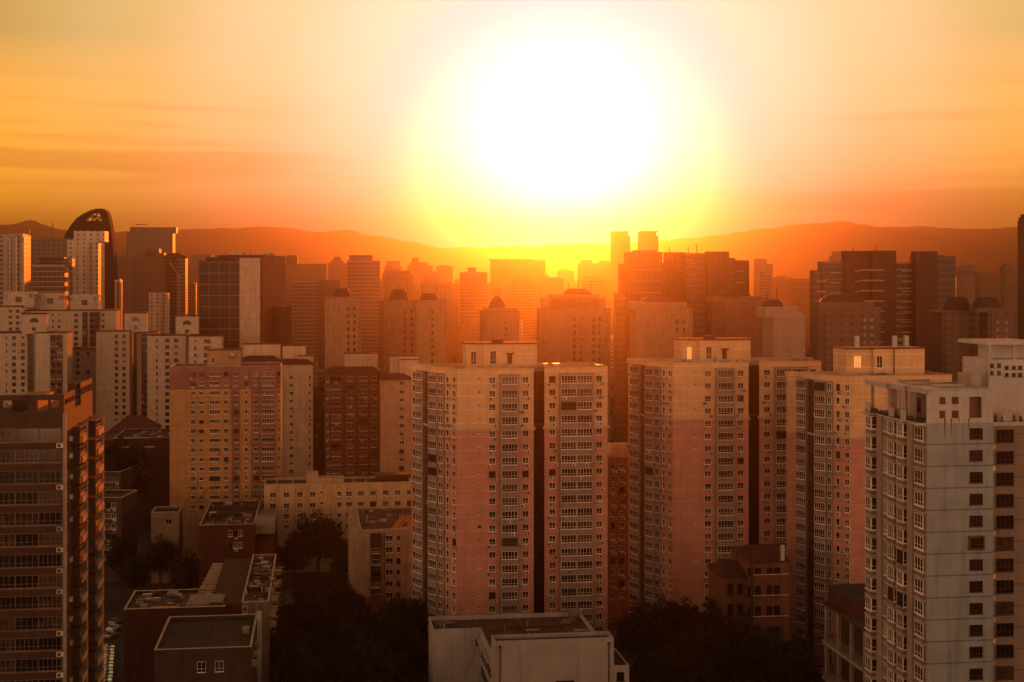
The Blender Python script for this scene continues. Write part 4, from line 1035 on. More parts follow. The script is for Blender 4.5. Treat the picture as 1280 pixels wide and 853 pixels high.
FB = far_box
FB('apartment_tower', 'tall pale tower with thin mast at the upper left corner of the skyline', 'apartment building', -14, 38.5, 295, 900, grid_mat('far_cols', (.36,.29,.24), bw=5, fh=3.0, ww=.45, wh=.55), tops=((8,26,292),), masts=((32.5,287),), fins=((11,12.5,1.2,GE),(19,21,1.2,GE),(27,29.5,1.2,GE)))
FB('office_tower', 'grey tower with crenellated roof behind the dark rounded block', 'office building', 39, 92, 299.5, 1050, GC, tops=((41,56,298),(60,88,298.4)), masts=((63,278),))
q = FB('hotel_building', 'dark stepped block with fire-lit right edge below the curved tower', 'hotel', 41, 91, 333, 860, GB, tops=((44,84,323),(48,78,321.5)), dep=30)
for i in range(9):
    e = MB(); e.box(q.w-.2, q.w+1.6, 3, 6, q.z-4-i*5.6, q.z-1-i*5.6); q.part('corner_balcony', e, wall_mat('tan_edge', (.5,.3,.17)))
FB('apartment_tower', 'pale stepped tower standing in front of the dark curved tower', 'apartment building', 84, 130, 302, 930, GE, tops=((91,129,288.5),(86,104,301)), fins=((109.5,112,2.2,PL3),(116,118,1.2,GE),(126,129.5,2.0,PL3),(94,96,1.0,GE)), topm=GE)
FB('apartment_block', 'slim block with orange-lit balconies right of the curved tower', 'apartment building', 143, 153, 352, 820, GB, fins=((144,147,1.5,PL1),(149,152,2.0,PL1)), tops=((145,149,349),))
b1 = FB('office_tower', 'broad grid-fronted tower with cranes on its roof, hazy, left', 'office building', 158, 219, 291, 1500, GC, tops=((162,219,284),), masts=((171,280),(199,282)))
cr = MB(); xx = b1.L(171,1500)[0]; cr.bar((xx-2.5,7,Zof(280.5,1500)),(xx+9,7,Zof(280.5,1500)),.35); b1.part('crane_jib', cr, DFRAME)
def pagoda():
    b = FB('office_tower', 'stepped tower with flared pagoda roof below the crane tower', 'office building', 167, 226, 322, 1250, GA, tops=((176,204,316),(180,198,311)))
    r = MB()
    for (xa, xb, y0_, y1_) in ((198,234,322,316),):
        x0, x1 = b.L(xa,1250)[0], b.L(xb,1250)[0]; za, zb = Zof(y0_,1250), Zof(y1_,1250); xm = (x0+x1)/2
        i = len(r.v); r.v += [(x0,-2,za),(x1,-2,za),(x1,26,za),(x0,26,za),(xm-3,10,zb),(xm+3,10,zb)]; r.f += [(i,i+1,i+5,i+4),(i+1,i+2,i+5),(i+2,i+3,i+4,i+5),(i+3,i,i+4),(i+3,i+2,i+1,i)]; r.m += [0]*5
    b.part('pagoda_roof', r, PL2)
    w = MB(); w.box(b.L(205,1250)[0], b.L(231,1250)[0], 0, 22, 0, Zof(322,1250)-.01); b.part('wing', w, GB)
    # lattice crane standing in front
pagoda()
cn = thing('tower_crane', 'small tower crane with raised jib, catching the sun at left', 'crane', (P(223,1100)[0], 1100, 0))
c = MB(); 
for dx in (-.8,.8):
    for dy in (-.8,.8): c.bar((dx,dy,0),(dx,dy,Zof(344,1100)),.16)
for i in range(18): c.bar((-.8,-.8,i*4.6),(.8,-.8,i*4.6+4),.1)
obj('crane_mast', c, PL1, cn); c = MB(); c.bar((0,0,Zof(344,1100)),(-7,0,Zof(327,1100)),.35); c.bar((0,0,Zof(344,1100)),(5,0,Zof(342,1100)),.5); obj('jib', c, PL1, cn)
FB('office_tower', 'low wide hazy block at the left between crane tower and curved tower', 'office building', 144, 168, 321, 1400, GA, masts=((152,316),(156,314)))
FB('office_tower', 'pale hazy flat-topped tower just left of the dark glass slab', 'office building', 238, 272, 319, 1900, GW)
FB('office_block', 'small low block with sunlit ends below the pagoda tower', 'office building', 186, 212, 368, 1050, GE, fins=((200,202,1.5,PL3),(206,210,1.5,PL3)))

# towers with domed cone roofs in front of the glow
DOM = wall_mat('dome_tower_tan', (.34,.21,.13), fh=3.0, line=.85)
TILE = mat('dome_slate', (.07,.035,.03), rough=.7, var=.3, scale=1.0)
def dome_tower(label, xa, xb, yw, D, ypeak, dome=(.2,.8), cols=(), masts=(), steps=(), seed=0, fh=3.0, ymax=470, m=None, group='towers with tapered crowns in the middle distance'):
    m = m or DOM; dp_ = 14
    if xa > 400: dp_ = min(dp_, .28*(xb-xa)*D/(xa-400)); xa = xa+(xa-400)*dp_/D
    b = Building('crowned_tower', label, 'apartment building', xa, D, group=group)
    t = (xb-640)/F; c, s_ = math.cos(GRID), math.sin(GRID); w = (t*b.oy-b.ox)/(c-t*s_); z1 = Zof(yw, D); dep = max(5, dp_)
    ch = min(w*.10, dep*.25); poly = [(ch,0),(w-ch,0),(w,ch),(w,dep-ch),(w-ch,dep),(ch,dep),(0,dep-ch),(0,ch)]
    wl = MB(); wl.prism(poly, 0, z1); b.part('wall', wl, m)
    pr = MB(); ring(pr, poly, z1+.003, z1+.9, .4, out=.25); b.part('parapet', pr, m)
    for (pa, pb, py_) in steps:
        x0, x1 = b.L(pa, D)[0], b.L(pb, D)[0]; q = MB(); q.prism([(x0,1.2),(x1,1.2),(x1,dep-2),(x0,dep-2)], z1, Zof(py_, D)); b.part('upper_storey', q, m)
    if ypeak is not None:
        x0, x1 = b.L(dome[0], D)[0], b.L(dome[1], D)[0]; zb = Zof(min([yw]+[s2[2] for s2 in steps]), D) if steps else z1
        zt = Zof(ypeak, D); H = zt-zb; prof = [(1.0,0),(.97,.22),(.88,.52),(.74,.80),(.60,1.0)] if dome[2] == 'flat' else [(1.0,0),(.88,.3),(.70,.55),(.45,.80),(.12,1.0)]
        xm = (x0+x1)/2; hw = (x1-x0)/2; ym = dep/2; hd_ = min(hw, dep/2-1); d = MB(); i = len(d.v); n = 12
        for (r_, hz_) in prof:
            for k in range(n):
                th = 2*math.pi*(k+.5)/n; sq = 1/max(abs(math.cos(th)), abs(math.sin(th))); sq = 1+(sq-1)*.6
                d.v.append((xm+hw*r_*math.cos(th)*sq/1.08, ym+hd_*r_*math.sin(th)*sq/1.08, zb+H*hz_))
        for a in range(len(prof)-1):
            for k in range(n): j = (k+1)%n; d.f.append((i+a*n+k,i+a*n+j,i+(a+1)*n+j,i+(a+1)*n+k)); d.m.append(0)
        d.f.append(tuple(i+(len(prof)-1)*n+k for k in range(n))); d.m.append(0); b.part('crown', d, TILE)
    for (px, py_) in masts:
        x = b.L(px, D)[0]; q = MB(); q.bar((x, dep/2-2, z1), (x, dep/2-2, Zof(py_, D)), .14); b.part('spire', q, DFRAME)
    rng = random.Random(seed)
    for (px, pw) in cols:
        x = world_hit(b, (0,0), (w,0), px)[0]
        for k in range(30):
            z = z1-4.2-k*fh
            if z < 3: break
            b.window('window', x, -.001, z, 0, pw/F*D, 1.5, 2, dark=True, glass=1, ymax=ymax)
    fin = MB()
    b.finish(cap=60, sub=False); return b
dome_tower('tan tower with dark tapered crown, first of its row from the street at left', 406, 452, 374, 620, 360.5, (415,441,'flat'), cols=((435.5,3),(443,3)), masts=((407.5,372),), seed=1)
dome_tower('tan tower with dark tapered crown, left one of the joined pair', 474, 520, 378, 640, 362, (486,514,'flat'), cols=((506,2.6),(514.5,2.6)), masts=((500,354),(510,353)), seed=2)
dome_tower('tan tower with dark tapered crown, right one of the joined pair', 518.5, 559, 378, 610, 367, (525,552,'flat'), cols=((540.5,3.2),), masts=((529,356),(546,356),(557,374)), seed=3)
dome_tower('squat tower with pointed crown and four spires in the middle of the glow', 599, 650, 391, 640, 370, (612,636,'point'), cols=((632,2.6),), steps=((608,648,385),), masts=((620,360),(622,362),(626,360),(628,361)), seed=4)
dome_tower('wide tower with stepped flat crown and two masts right under the sun', 669.5, 765, 388, 640, 361, (706,746,'flat'), cols=((718,3),(726,3),(742,3),(749.5,3)), steps=((681,760,372.5),(690,752,368.5)), masts=((714,353),(727,350),(743.5,350)), seed=5)
dome_tower('stepped tower lit orange in front of the big glass complex, left', 786, 868, 388, 520, 372, (806,846,'flat'), cols=((846,3.8),(855,2.6)), steps=((790,862,378),), masts=((818,364),), seed=6, fh=3.05)
dome_tower('brown tower with dark crown in front of the glass complex, right', 888, 962, 378, 560, 364, (904,946,'flat'), cols=(), steps=((893,957,371),), seed=7, m=wall_mat('dome_tower_brown', (.20,.10,.07), fh=3.0, line=1.2))
dome_tower('tiled beige tower with rounded crown and mast, right of the glass complex', 952, 1008, 397, 480, 375, (960,987,'flat'), cols=((985,4.2),), steps=((958,1000,384),(1000,1006,391)), masts=((977,362),(964.5,366)), seed=8, fh=3.05, m=grid_mat('tile_beige', (.36,.26,.18), glass=(.30,.21,.15), bw=1.1, fh=1.05, ww=.88, wh=.88))
BR2 = grid_mat('dome_brown_grid', (.15,.09,.065), bw=4.2, fh=3.0, ww=.4, wh=.45)
dome_tower('dark brown tower with broad dark crown below the terraced complex, left', 1010, 1104, 387, 560, 368.5, (1032,1092,'flat'), cols=((1081,4),(1090,4)), steps=((1026,1098,378),), seed=9, m=BR2)
dome_tower('dark brown tower with twin dark crown at the right edge, left half', 1163, 1222, 391, 600, 371.5, (1190,1222,'flat'), cols=(), steps=((1166,1222,388),), seed=10, m=BR2)
dome_tower('dark brown tower with twin dark crown at the right edge, right half', 1222, 1274, 391, 590, 371.5, (1223,1258,'flat'), cols=((1247,4),(1258,4)), steps=((1222,1268,385),), seed=11, m=BR2)

# big complex in front of the glow, right of centre
GS = grid_mat('far_rust', (.085,.035,.025), glass=(.04,.02,.015), bw=3.4, fh=3.1, ww=.5, wh=.5)
def complex_a():
    b = FB('apartment_complex', 'massive dark apartment complex with stepped roofs against the glow, right of centre', 'apartment building', 780, 828, 317.5, 760, GS, dep=10, tops=((794,823,313),))
    for (xa, xb, yt, do, m) in ((829,832,329,6,GS),(833,855.5,315.5,16,GS),(857.5,882,316.5,8,GD),(885.5,910,314.5,4,GS),(905,917,322.5,7,GD),(912,935,325.5,10,GS),(770,781,366,2,GD),(776,781,330,12,GS)):
        p, q = b.L(xa, 760+do), b.L(xb, 760+do+4); w = MB(); w.box(p[0], q[0], p[1], p[1]+7, 0, Zof(yt, 760+do)); b.part('block', w, m)
    for (xa, xb, do, yt) in ((790,826,0,338),(863,868,8,330),(883,891,14,332),(916,930,10,340)):
        for k in range(13):
            p, q = b.L(xa, 760+do), b.L(xb, 760+do); z = Zof(yt, 760)-k*6.1
            w = MB(); w.box(p[0], q[0], p[1]-.9, p[1]-.02, z, z+.5); b.part('balcony_band', w, mat('sandy_band', (.30,.22,.16)))
    for px, yt in ((842,308),(867,308),(878,304.5)):
        x = b.L(px, 770)[0]; q = MB(); q.bar((x, 16, Zof(320,770)), (x, 16, Zof(yt,770)), .18); b.part('mast', q, DFRAME)
complex_a()
def complex_b():
    b = FB('apartment_complex', 'dark terraced apartment complex with pale balcony bands, right side', 'apartment building', 1022, 1060, 330, 700, GD, dep=8)
    for (xa, xb, yt, do, m) in ((1057,1085,313.8,-1,PL2B),(1084,1092,320,1,GD),(1091,1118.5,313.5,-2,PL2B),(1118,1146,328.5,3,GB),(1145,1170,314.5,-3,PL2B),(1169,1177,319,0,GD),(1175,1192,320.5,4,GD),(1017.5,1023,338,-1,GD)):
        p, q = b.L(xa, 700+do), b.L(xb, 700+do+3.5); w = MB(); w.box(p[0], q[0], p[1], p[1]+6, 0, Zof(yt, 700+do)); b.part('block', w, m)
    for (xa, xb, do, yt, lab) in ((1075,1106,-4.5,337,0),(1126,1141,2.2,338,0),(1020,1034,-.5,351,0),(1036,1050,0,340,0),(1068,1074,-2,338,0)):
        for k in range(11):
            p, q = b.L(xa, 700+do), b.L(xb, 700+do); z = Zof(yt, 700)-k*5.05
            w = MB(); w.box(p[0], q[0], p[1]-1.0, p[1]-.02, z-.75, z); b.part('balcony_band', w, mat('sandy_band', (.30,.22,.16)))
    for px, yt in ((1071.5,308),(1101.5,308),(1174,312.5)):
        x = b.L(px, 705)[0]; q = MB(); q.bar((x, 8, Zof(322,705)), (x, 8, Zof(yt,705)), .14); b.part('mast', q, DFRAME)
    rr = MB()
    for i in range(18):
        x = b.L(1022+i*2, 700)[0]; rr.box(x, x+.3, .1, .4, b.z, b.z+1.2)
    b.part('roof_railing', rr, DFRAME)
PL2B = wall_mat('umber_wall', (.085,.045,.035), fh=3.0, line=1.3)
complex_b()
FB('office_tower', 'dark slender tower with pitched top cut by the right edge of the picture', 'office building', 1272, 1330, 278, 800, GS, dep=14, tops=((1285,1325,271),(1288,1320,267)))
# lollipop-shaped tower
lt = thing('water_tower_building', 'round tower with wider drum top, hazy at the right', 'tower', (*P(1206.5,1300),0)); D = 1300
m = MB(); m.cyl((0,0), 8.2, 0, Zof(344,D), 20); obj('shaft', m, GC, lt); m = MB(); m.cyl((0,0), 7.5, Zof(346,D), Zof(340,D), 20, r2=10.2); m.cyl((0,0), 10.2, Zof(340,D), Zof(334.5,D), 20); m.cyl((0,0), 10.2, Zof(334.5,D), Zof(331.5,D), 20, r2=7.5); obj('drum', m, GC, lt)
FB('office_block', 'hazy brown block right of the round drum tower', 'office building', 1216, 1248, 348, 1350, GA, tops=((1222,1246,341),))
FB('apartment_tower', 'hazy flat block near the right edge behind the crowned twin towers', 'apartment building', 1250, 1271, 334, 1200, GA, tops=((1258,1268,329),))
FB('apartment_tower', 'small hazy tower peeping over the terraced complex, left', 'apartment building', 1036, 1058, 321, 1700, GA, tops=((1045,1055,314.5),))
FB('apartment_tower', 'small hazy tower peeping over the terraced complex, middle', 'apartment building', 1137, 1146, 321, 1700, GA)
# twin towers in the glow
for i, (xa, xb) in enumerate(((763,788),(797,823))):
    b = FB('office_tower', ('left' if i == 0 else 'right')+' one of two equal slender towers fading into the sun glow', 'office building', xa, xb, 296, 1900, GC, dep=26, group='twin slender towers in the glow')
    x0, x1 = 0, b.w
    for z in range(5):
        q = MB(); q.box(x0+(x1-x0)*z/5, x0+(x1-x0)*z/5+1.6, 0, 26, b.z+.9, Zof(290,1900)); b.part('crown_post', q, GC)
    q = MB(); q.box(x0, x1, 0, 26, Zof(290.5,1900), Zof(288.8,1900)); b.part('crown_beam', q, GC)

sil = [ # hazy silhouettes: xa, xb, ytop, D, tops, label
 (350,408,331,1500,((357,372,320.5),(358,370,319)),'wide hazy office block with a tall roof room, left of centre'),
 (366,396,353,1150,((372,392,350),),'hazy stepped block low in front of the wide office block'),
 (393,425,353,1180,((396,421,350),),'hazy block with layered roof next to the glowing gap'),
 (410,434,330,1900,((414,429,325),(417,426,321)),'hazy tower with pointed top left of the lit-strip tower'),
 (434,475,327,1150,((437,466,319),),'hazy tower with flared roof and bright edge strips'),
 (480,502,334,2000,((483,500,326.5),),'pale yellow slab fading out left of centre'),
 (480,517,345,1300,((484,512,338),),'hazy tan tower behind the joined crowned pair'),
 (509,541,333,2100,((513,536,328),(516,524,322)),'hazy tower with small dome top, pale yellow'),
 (526,565,355,1250,((532,550,350),),'hazy orange block right behind the joined crowned pair'),
 (545,566,334,2200,((549,563,332),),'pale yellow tower next to the small dome tower'),
 (574.5,609,342,1300,((587,596,334.5),(580,606,340)),'orange tower with narrow roof block, left of the spired tower'),
 (600,620,355,1500,(),'narrow orange block behind the spired tower'),
 (613,682,326,2100,((613,670,324),),'broad yellow slab with two roof drums under the sun'),
 (641,671,350,1500,((645,667,346),),'orange tower standing before the broad yellow slab'),
 (676,705,350,1600,((680,702,347),),'orange yellow tower right of the broad yellow slab'),
 (722,765,330,2300,((728,741,325),(752,764,326)),'pale slab left of the twin slender towers'),
 (727,757,350,1600,((732,754,346),),'orange tower partly hidden by the masts of the wide tower'),
 (942,966,331,1700,((948,960,323.5),),'small castle-like hazy tower right of the dark complex'),
 (960,992,348,2200,((975,984,345),),'low hazy block right of the castle-like tower'),
 (990,1020,352,1900,((996,1016,349),),'low hazy block beside the terraced complex'),
 (150,166,352,1700,(),'low hazy block behind the orange-lit balconies'),
 (228,246,330,2300,(),'faint hazy tower left of the pale flat-topped tower'),
 (568,584,350,2400,(),'faint yellow block in the low glow'),
 (703,724,352,2400,(),'faint yellow block between tower pairs in the glow'),
]
for i, (xa, xb, yt, D, tops, lab) in enumerate(sil):
    FB('office_tower' if i % 3 == 0 else 'apartment_tower', lab, 'high-rise', xa, xb, yt, D, (GA,GB,GC)[i % 3], dep=22, tops=tops, group='high-rises fading in the haze')
rs = random.Random(5); n_ = 0; used_ = []
for _ in range(400):
    D = rs.uniform(1300, 3000); px = rs.choice((rs.uniform(430,770), rs.uniform(350,1000), rs.uniform(0,1280))); w_ = rs.uniform(11, 24)
    if n_ >= 34: break
    if any(abs(px-a) < 15 and abs(D-d) < 60 for a, d in used_): continue
    if any(abs(D-q[3]) < 60 and q[0]-20 < px < q[1]+20 for q in sil): continue
    if any(abs(D-d) < 70 and xa_-25 < px < xb_+10 for xa_, xb_, d in ((763,823,1900),(1193,1222,1300),(1216,1248,1350),(1250,1271,1200),(238,272,1900),(144,226,1250),(144,226,1400),(158,219,1500),(1036,1060,1700),(1137,1146,1700))): continue
    used_.append((px, D)); n_ += 1; yt = rs.uniform(334, 356)
    tp = ((px+w_*.2, px+w_*.7, yt-rs.uniform(2, 5)),) if rs.random() < .75 else ()
    FB('apartment_tower', 'slim high-rise silhouette fading in the orange haze of the far city', 'high-rise', px, px+w_, yt, D, (GA,GB,GC)[n_ % 3], dep=16, tops=tp, masts=((px+w_*.5, yt-9),) if rs.random() < .3 else (), group='slim high-rises of the far city')
# ragged low city in the haze
rl = random.Random(77); k = 0
spots = []
tries = 0
while len(spots) < 150 and tries < 3000:
    tries += 1
    D = rl.uniform(950, 3300); px = rl.uniform(-20, 1300); w_ = rl.uniform(16, 48); X, Y = P(px, D)
    if all(abs(X-a[0]) > (w_+a[2])*.62 or abs(Y-a[1]) > 34 for a in spots): spots.append((X, Y, w_, px))
for i, (X, Y, w_, px) in enumerate(spots):
    h = min(rl.uniform(12, 40)+max(0, rl.gauss(0, 12)), 66)+Y*.004; dp = rl.uniform(12, 26)
    e = thing('city_block', 'low block of the hazy city far beyond the towers', 'building', (X, Y, 0), GRID, 'low blocks of the hazy far city')
    m = MB(); m.prism([(-w_/2,0),(w_/2,0),(w_/2,dp),(-w_/2,dp)], 0, h); obj('wall', m, (GA,GB,GC,GE)[i % 4], e)
    if i % 2 == 0:
        x0 = rl.uniform(-w_*.4, 0); m = MB(); m.box(x0, x0+w_*.35, 3, dp-3, h, h+rl.uniform(2.5, 5)); obj('roof_block', m, (GA,GB,GC,GE)[i % 4], e)

# ================================================================== LOW ROOFS IN THE FOREGROUND
DCONC = wall_mat('dark_concrete', (.075,.055,.045))
BRK = wall_mat('brick_red_low', (.09,.035,.025), dirt=.5); CRD = wall_mat('dim_cream_low', (.24,.18,.13), fh=3.0, line=.85, dirt=.5)
CRM = wall_mat('cream_low', (.46,.36,.26), fh=3.0, line=.85, dirt=.45)
def row_windows(b, pxs, rows, ytop, spc, D, w_, h, n=2, ac=.5, seed=1, ymax=868, dark_rate=.2):
    rng = random.Random(seed)
    for px in pxs:
        a = world_hit(b, (0,0), (b.w,0), px)[0]
        for k in range(rows):
            z = Zof(ytop+spc*k, D); b.window('window', a, 0, z, 0, w_, h, n, dark=rng.random()<dark_rate, glass=1 if rng.random()<.6 else 0, ymax=ymax)
            if rng.random() < ac: b.ac(a+w_*.2, 0, z-h/2-.8, 0, ymax=ymax)
def roof_lines(b, x0, x1, y0, y1, z, n, seed):
    r = random.Random(seed)
    for i in range(n):
        m = MB(); y = y0+(y1-y0)*(i+.5)/n+r.uniform(-1, 1)
        if i % 2: m.bar((x0, y, z+.25), (x1, y+r.uniform(-1.5, 1.5), z+.25), .07)
        else: x = r.uniform(x0, x1); m.bar((x, y0, z+.2), (x+r.uniform(-2, 2), y1, z+.2), .06)
        b.part('roof_pipe', m, (METAL, ROOFD)[i % 2])
def roof_junk(b, x0, x1, y0, y1, z, n, seed):
    r = random.Random(seed)
    for i in range(int(n*1.8)):
        x, y = r.uniform(x0, x1), r.uniform(y0, y1); s = r.uniform(.4, 1.2); m = MB()
        k = r.random()
        if k < .45: m.box(x, x+s*1.6, y, y+s, z, z+s*.7)
        elif k < .7: m.cyl((x, y), .12, z, z+1.3, n=6)
        else: m.box(x, x+s*2.6, y, y+.12, z, z+.35)
        b.part('roof_vent', m, (METAL, ORN, ROOFB, CONC)[i % 4])

# white low building, bottom centre
def white_low():
    b = Building('low_building', 'white low building with flat brown roof and stepped front, bottom centre', 'building', 541, 267)
    zr = 19.0; fl = b.L(545,267); 
    L_ = lambda px, D: b.L(px, D)
    x0 = 0; x1 = L_(601,268)[0]; xa = L_(617.5,246.5)[0]; yf = L_(617.5,246.5)[1]; xe = L_(768,248.5)[0]; yb = L_(640,279.5)[1]
    poly = [(x0,0),(x1,0),(x1+.01,yf+4.0),(xa,yf+4.0),(xa,yf),(xe,yf),(xe,yb),(x0,yb)]
    poly = [(x0,0),(xa-.02,0),(xa,yf),(xe,yf),(xe,yb),(x0,yb)]
    w = MB(); w.prism(poly, 0, zr-.5, top=False); ring(w, poly, zr-.5, zr+.35, .28); wo = b.part('wall', w, WHITE)
    r = MB(); r.v = [(x,y,zr-.45) for x,y in poly]; r.f = [tuple(range(6))]; r.m = [0]; b.part('roof', r, roof_mat('roof_tan', (.13,.07,.05)))
    # tall slab at the front right
    s = MB(); p2 = [(xa+.02,yf-.25),(xe+.02,yf-.25),(xe+.02,yf+4.2),(xa+.02,yf+4.2)]; s.prism(p2, 0, 21.6, top=False); ring(s, p2, 21.6, 22.4, .3)
    s.box(xa+.4, xe-.3, yf+.1, yf+3.8, 21.5, 21.62); b.part('front_slab', s, WHITE)
    r = MB(); r.box(xa+.33, xe-.3, yf+.06, yf+3.88, 21.63, 21.7); b.part('slab_roof', r, ROOFB)
    for x in (xa+1.0, xe-.9): d = MB(); d.bar((x, yf-.4, 2), (x, yf-.4, 21.3), .09); d.box(x-.2, x+.2, yf-.6, yf-.26, 21.2, 21.6); b.part('drainpipe', d, ROOFB)
    # recess side wall steps and the black wall box
    for i in range(6):
        y = yf+4.5+i*2.6; d = MB(); d.box(xa-.85, xa-.03, y, y+1.3, zr-1.6-.2*i*0, zr-.9); b.part('side_ledge', d, WHITE)
        b.window('side_window', xa-.03, y+.6, zr-3.4, R(-90), 1.2, 1.5, 2, dark=True, glass=1); b.window('side_window', xa-.03, y+.6, zr-6.6, R(-90), 1.2, 1.5, 2, dark=True, glass=1)
    d = MB(); d.box(x1-1.0, x1+.15, -.5, 0, zr-2.9, zr-1.7); b.part('vent_box', d, DFRAME)
    d = MB(); d.bar((x1+.25,-.12,0),(x1+.25,-.12,zr-.6),.1); d.bar((x1-.6,-.06,zr-2.9),(x1-3.2,-.06,zr-9),.025); b.part('drainpipe', d, DFRAME)
    d = MB(); d.prism([(x1+.35,-.02),(xa-.1,-.02),(xa-.1,.0),(x1+.35,.0)], 0, zr-.7); b.part('recess_wall', d, CONC)
    a = L_(678,246)[0]; m = MB(); 
    for px, h in ((706,.7),):
        x = L_(px,248)[0]; b.window('window', x, yf-.25, Zof(858,248), 0, 3.3, 2.0, 3, dark=True, glass=1, ymax=900)
    b.window('window', L_(586,266)[0], 0, Zof(860,267), 0, 1.4, 1.6, 2, dark=True, glass=1, ymax=900)
    # lower wing at the right
    zl = Zof(836, 247); xw = L_(791.5,246)[0]
    p3 = [(xe+.04,yf-.5),(xw,yf-.5),(xw,yf+11),(xe+.04,yf+11)]
    s = MB(); s.prism(p3, 0, zl-.4, top=False); ring(s, p3, zl-.4, zl, .25); b.part('side_wing', s, WHITE)
    r = MB(); r.box(xe+.3, xw-.26, yf-.2, yf+10.7, zl-.5, zl-.36); b.part('wing_roof', r, ROOFD)
    b.window('window', L_(780,246)[0], yf-.5, Zof(852,246), 0, 1.3, 1.6, 2, dark=True, glass=1, ymax=900)
    roof_junk(b, x0+.5, x0+3, 1, yb-1.5, zr-.44, 7, 3); roof_junk(b, xa+4, xe-2, yf+6, yb-1.5, zr-.44, 9, 4)
    roof_lines(b, xa+4, xe-2, yf+6, yb-1.5, zr-.44, 5, 9)
    for i in range(5):
        m = MB(); qx = xa+5+i*3.6; m.box(qx, qx+2.4, yf+7+(i%3)*3, yf+9+(i%3)*3, zr-.445, zr-.43); b.part('roof_patch', m, ROOFB)
    m = MB(); xx = L_(722,277)[0]; m.box(xx-1.1, xx+.9, yb-1.4, yb-.35, zr-.4, zr+1.0); m.cyl((xx+.4,yb-.9), .5, zr+1.0, zr+1.3, n=10); b.part('water_tank', m, METAL)
    m = MB(); xx = L_(585,279)[0]; m.bar((xx-.6,yb-.6,zr),(xx,yb-.6,zr+1.5),.07); m.box(xx-.3,xx+.4,yb-.75,yb-.5,zr+1.3,zr+1.6); b.part('aerial', m, WHITE)
    b.finish()
white_low()

def low(label, xa, xb, D, dep, ytop, wallm, roofm=ROOFD, par=.6, name='low_building', coping=ORN, rot=GRID):
    return wall_box(name, label, 'building', xa, xb, D, dep, ytop, wallm, rot=rot, roofm=roofm, par=par, coping=coping)
b = low('small dark building with a ribbed brown roof at the bottom left', 193, 314, 253, 25, 813, DCONC, roof_mat('roof_wet_brown', (.05,.03,.022)))
row_windows(b, (252,274), 1, 836, 10, 253, 1.5, 1.9, 2, 0, 5, dark_rate=.5)
for i in range(11):
    x = 1.2+i*b.w/11.5; m = MB(); m.box(x, x+.08, .5, 24.5, b.z-.59, b.z-.54); b.part('roof_seam', m, ROOFB)
m = MB(); m.box(b.w-2.2, b.w-1, 12, 14, b.z-.6, b.z+.5); b.part('roof_hatch', m, CONC)
m = MB(); m.box(b.w+.1, b.w+.9, 21, 23, 0, b.z+1.2); b.part('duct', m, WHITE); m = MB()
for i in range(6): 
    m = MB(); m.box(b.w, b.w+.7, 2+i*3.4, 3.6+i*3.4, b.z-4-(i%2), b.z-3.2-(i%2)); b.part('side_ledge', m, CONC)
b.finish()
b = low('rust brown low building with cluttered flat roof behind the ribbed roof', 155, 281, 286, 17, 762, wall_mat('rust_wall', (.065,.028,.02), dirt=.5), roof_mat('roof_rust', (.12,.065,.045)))
roof_junk(b, 1, b.w-1, 1, 15, b.z-.59, 26, 6)
m = MB(); m.box(b.w*.26, b.w*.55, .6, 1.0, b.z-.58, b.z+.15); b.part('corrugated_strip', m, mat('orange_tin', (.55,.25,.10), rough=.4)); 
m = MB(); m.box(b.w*.62, b.w-.5, 2.5, 2.8, b.z-.58, b.z+.8); m.box(b.w*.62, b.w-.5, 2.81, 9, b.z+.5, b.z+.62); b.part('roof_shed', m, CONC)
b.finish()
# long row house with stepped terraces
b = low('long row house with patched brown roof and pale end wall, bottom left', 302, 336, 288, 50, 753, CRD, ROOFB)
row_windows(b, (306.5,), 1, 763, 10, 288, .8, 1.4, 1, 0, 2)
for q in (13, 26, 37): 
    m = MB(); m.box(.2, b.w-.2, q, q+.25, b.z-.6, b.z+.25); b.part('roof_divide', m, ROOFD)
m = MB(); m.box(-6.5, -.02, 2, 49, 0, b.z-.7); b.part('rear_wing', m, BRK); 
for i in range(9):
    m = MB(); m.box(-10.2+.12*i, -6.6, 13+i*4.1, 14.6+i*4.1, 0, b.z-1.2); b.part('terrace_wall', m, CRM)
    m = MB(); m.box(-9.2, -6.6, 14.7+i*4.1, 16.8+i*4.1, 0, b.z-3.2); b.part('terrace', m, ROOFD)
for i in range(14):
    m = MB(); z = b.z-2.6-(i%4)*3; m.box(b.w, b.w+1.3, 2+i*3.4, 4+i*3.4, z-.9, z); b.part('balcony', m, CRM)
roof_junk(b, .5, b.w-.5, 2, 48, b.z-.59, 30, 8)
b.finish()
b = low('dark red brick house with brown flat roof and glass sheds, left of the big tree', 249, 318, 374, 40, 657, BRK, ROOFB)
row_windows(b, (288,294,300.5), 2, 668, 15, 374, 1.1, 1.6, 2, .1, 7)
for q in (16, 28): m = MB(); m.box(.3, b.w-.3, q, q+.3, b.z-.6, b.z+.3); b.part('roof_divide', m, ROOFD)
for i in range(6):
    m = MB(); z = b.z-.3-i*.5; x = b.w+.1; y = 4+i*5.2
    m.quad((x,y,z-.6),(x+5.0,y,z-.6),(x+5.0,y+3.8,z+.9),(x,y+3.8,z+.9)); m.box(x, x+5.0, y+3.8, y+4.0, z-3, z+.95); m.box(x, x+5, y, y+.15, z-3, z-.6); b.part('glass_shed', m, mat('shed_sheet', (.35,.28,.24), rough=.3, metal=.3))
m = MB(); m.box(b.w, b.w+5, 2, 38, 0, b.z-5); b.part('side_wing', m, BRK)
roof_junk(b, 1, b.w-1, 2, 38, b.z-.59, 20, 9)
b.finish()
b = low('cream apartment block with brown balconies and dark roof, between big tree and centre tower', 450, 530, 364, 36, 663, CRM, roof_mat('roof_red_patch', (.15,.055,.04)))
